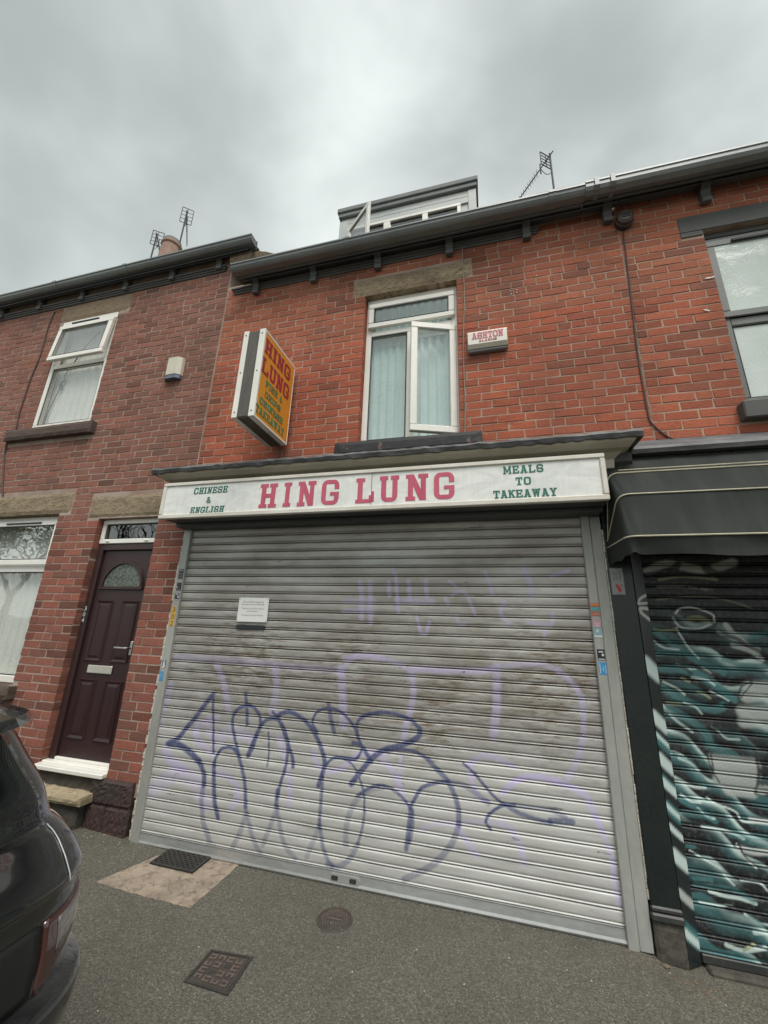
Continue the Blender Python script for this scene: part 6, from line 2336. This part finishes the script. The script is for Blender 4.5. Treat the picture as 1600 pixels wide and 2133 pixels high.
car = thing('parked_car', 'black hatchback parked on the pavement, only its right rear corner in view', 'car', (-3.4, CYY, .03))
zs_ = sorted(set([z for z in KZ if z < .66 or z > 1.41] + list(np.linspace(.66, 1.41, 60))))
tot = NR + NC + NS + NC + NR
ring_s = list(range(0, tot)) + [-s for s in range(tot, 0, -1)]
vs = [car_pt(z, s) for z in zs_ for s in ring_s]
n = len(ring_s)
fs_ = [(j * n + i, j * n + (i + 1) % n, (j + 1) * n + (i + 1) % n, (j + 1) * n + i) for j in range(len(zs_) - 1) for i in range(n)]
fs_.append(tuple((len(zs_) - 1) * n + i for i in range(n)))
fs_.append(tuple(range(n))[::-1])
body = MB().add(vs, fs_).build('body', 'carpaint', car, smooth=True)


def patch(za, zb, sa, sb, off, nz=10, ns=16, thick=True):
    """panel lying on the body; sa, sb may depend on z"""
    vs = []
    for j in range(nz + 1):
        z = za + (zb - za) * j / nz
        a = sa(z) if callable(sa) else sa
        c = sb(z) if callable(sb) else sb
        for i in range(ns + 1):
            vs.append(car_pt(z, a + (c - a) * i / ns, off))
    m_ = ns + 1
    fs = [(j * m_ + i, j * m_ + i + 1, (j + 1) * m_ + i + 1, (j + 1) * m_ + i) for j in range(nz) for i in range(ns)]
    if thick:
        per = [i for i in range(m_)] + [j * m_ + ns for j in range(1, nz + 1)] + [nz * m_ + i for i in range(ns - 1, -1, -1)] + [j * m_ for j in range(nz - 1, 0, -1)]
        nb = len(vs)
        for k_ in per:
            j, i = divmod(k_, m_)
            z = za + (zb - za) * j / nz
            a = sa(z) if callable(sa) else sa
            c = sb(z) if callable(sb) else sb
            vs.append(car_pt(z, a + (c - a) * i / ns, -.004))
        q = len(per)
        fs += [(per[k_], nb + k_, nb + (k_ + 1) % q, per[(k_ + 1) % q]) for k_ in range(q)]
    return MB().add(vs, fs)


def lin(z0, s0, z1, s1):
    return lambda z: s0 + (s1 - s0) * (z - z0) / (z1 - z0)


patch(1.005, 1.37, -13.5, 13.5, .005, 30, 44).build('rear_window', 'carglass', car, smooth=True)
for sg in (1, -1):
    patch(1.03, 1.36, 24 * sg if sg > 0 else -24, 40 * sg, .004, 8, 20).build('side_window', 'carglass', car, smooth=True)
patch(1.02, 1.38, -(NR + NC + NS + NC - 4), -(tot - .01), .004, 8, 16, False).build('windscreen', 'carglass', car, smooth=True)
# spoiler over the rear window
sp = MB()
npt = 20
top, bot, und = [], [], []
for i in range(npt + 1):
    s = -15 + 30 * i / npt
    e_ = 1 - .25 * abs(s / 15) ** 4
    p = car_pt(1.395, s, .02)
    q = car_pt(1.365, s, .135 * e_)
    r_ = car_pt(1.335, s, .12 * e_)
    w = car_pt(1.335, s, .0)
    top.append((p[0], p[1], p[2] + .015))
    bot.append(q)
    und.append(r_)
    und2 = w
    sp.v += [top[-1], bot[-1], und[-1], w]
sp.f = [(i * 4 + j, i * 4 + 4 + j, i * 4 + 4 + (j + 1) % 4, i * 4 + (j + 1) % 4) for i in range(npt) for j in range(4)] + [(0, 1, 2, 3), (npt * 4, npt * 4 + 3, npt * 4 + 2, npt * 4 + 1)]
sp.mi = [0] * len(sp.f)
sp.build('spoiler', 'carpaint', car, smooth=False)
for sg in (1, -1):
    lampr = patch(.610, .775, 10 * sg, lin(.610, 10.4 * sg, .765, 17.2 * sg), .010, 10, 18).build('tail_lamp', 'lampred', car, smooth=True)
    patch(.675, .762, 11.2 * sg, lin(.675, 11.8 * sg, .762, 15.8 * sg), .0125, 6, 10).build('clear_lens', 'lampclear', lampr, smooth=True)
    MB().tube([car_pt(z, s * sg, .004) for z, s in smooth_path([(1.0, 13.7), (.965, 13.2), (.93, 12.7), (.89, 12.3), (.85, 12.0)], 5)], .0022, 6).build('tailgate_glint', 'chrome', car)  # bright tube stands in for light caught along the tailgate gap
    MB().tube([car_pt(z, s * sg, .004) for z, s in smooth_path([(.572, 9.2), (.54, 9.05), (.50, 8.9), (.45, 8.8)], 5)], .0028, 6).build('bumper_glint', 'chrome', car)  # added bright tube imitates the reflected highlight on the bumper edge
patch(.612, .775, -9.7, 9.7, .006, 8, 24).build('plate_recess', 'carblack', car, smooth=True)
patch(.225, .36, -16, 16, .006, 4, 24).build('lower_valance', 'carblack', car, smooth=True)
for x in (-4.5, -2.2):
    for sg in (1, -1):
        wy_ = CYY + sg * .80
        wv = MB()
        n_ = 28
        pr = [(.10, .10), (.20, .105), (.235, .11), (.30, .11), (.315, .09), (.318, -.05), (.30, -.09), (.0, -.09)]
        vs = [(x + r_ * math.cos(2 * math.pi * i / n_), wy_ + sg * d, .355 + r_ * math.sin(2 * math.pi * i / n_)) for i in range(n_) for r_, d in pr]
        m_ = len(pr)
        wv.add(vs, [(i * m_ + j, ((i + 1) % n_) * m_ + j, ((i + 1) % n_) * m_ + j + 1, i * m_ + j + 1) for i in range(n_) for j in range(m_ - 1)])
        wh = wv.build('wheel', 'rubber', car, smooth=False)
        rm = MB()
        for i in range(5):
            a = 2 * math.pi * i / 5
            for t_ in (-.12, .12):
                pass
            d0 = (math.cos(a), math.sin(a))
            p0 = (-d0[1] * .03, d0[0] * .03)
            q = [(x + d0[0] * r_ + p0[0] * k_, wy_ + sg * (.106 + dd), .355 + d0[1] * r_ + p0[1] * k_) for r_, k_, dd in ((.03, 1, .008), (.21, .7, .0), (.21, -.7, .0), (.03, -1, .008))]
            rm.add(q + [(p[0], p[1] - sg * .03, p[2]) for p in q], [(0, 1, 2, 3), (0, 4, 5, 1), (1, 5, 6, 2), (2, 6, 7, 3), (3, 7, 4, 0)])
        rm.build('rim', 'alloy', wh)
for sg in (1, -1):
    mrr = MB().box(-3.87, -3.75, CYY + sg * .84 - .11, CYY + sg * .84 + .11, 1.0, 1.13, .03)
    mrr.build('door_mirror', 'carpaint', car)

# ------------------------------------------------------------------ street trees across the road (they show in the window glass)


def tree(loc, h, crown_r, leaves, label, seed):
    rnd = random.Random(seed)
    o = thing('street_tree', label, 'tree', loc, 'street trees across the road')
    L_ = Vector(loc)
    tb_ = MB()
    fork = L_ + Vector((rnd.uniform(-.2, .2), rnd.uniform(-.2, .2), h * .32))
    tb_.tube([L_, L_.lerp(fork, .5) + Vector((.05, .03, 0)), fork], [.24, .18, .16], 10)
    tips = []

    def grow(p, d, l, r_, dep):
        e_ = p + d * l
        mid_ = p.lerp(e_, .5) + Vector((rnd.uniform(-1, 1), rnd.uniform(-1, 1), rnd.uniform(-.3, .6))) * l * .08
        tb_.tube([p, mid_, e_], [r_, r_ * .8, r_ * .58], 7 if dep < 2 else 5)
        if dep >= 4:
            tips.append(e_)
            return
        if dep >= 2:
            tips.append(mid_)
        for _ in range(3 if dep < 3 else 2):
            nd = (d + Vector((rnd.uniform(-1, 1), rnd.uniform(-1, 1), rnd.uniform(-.35, .7))) * .75).normalized()
            grow(e_, nd, l * rnd.uniform(.62, .82), r_ * .55, dep + 1)
    for i in range(4):
        a = 2 * math.pi * i / 4 + rnd.uniform(-.4, .4)
        grow(fork, Vector((math.cos(a) * .6, math.sin(a) * .6, .9)).normalized(), h * .2, .11, 0)
    tb_.build('trunk', 'bark', o)
    if leaves:
        cb_ = MB()
        for p in tips:
            for _ in range(leaves):
                c = p + Vector((rnd.gauss(0, .28), rnd.gauss(0, .28), rnd.gauss(0, .22))) * crown_r / 2
                s = rnd.uniform(.06, .13)
                a = Vector((rnd.uniform(-1, 1), rnd.uniform(-1, 1), rnd.uniform(-1, 1))).normalized()
                t = a.orthogonal().normalized()
                w_ = a.cross(t)
                cb_.add([c - t * s, c + w_ * s * .5, c + t * s, c - w_ * s * .5], [(0, 1, 2, 3)])
        cb_.build('crown', 'leaf', o)


tree((-28.5, -14.5, -.16), 9.5, 3.4, 14, 'leafy street tree across the road reflected in the ground floor window', 4)
tree((-18.6, -13.5, -.16), 9.0, 3.0, 0, 'bare branched street tree across the road reflected over the front door', 8)
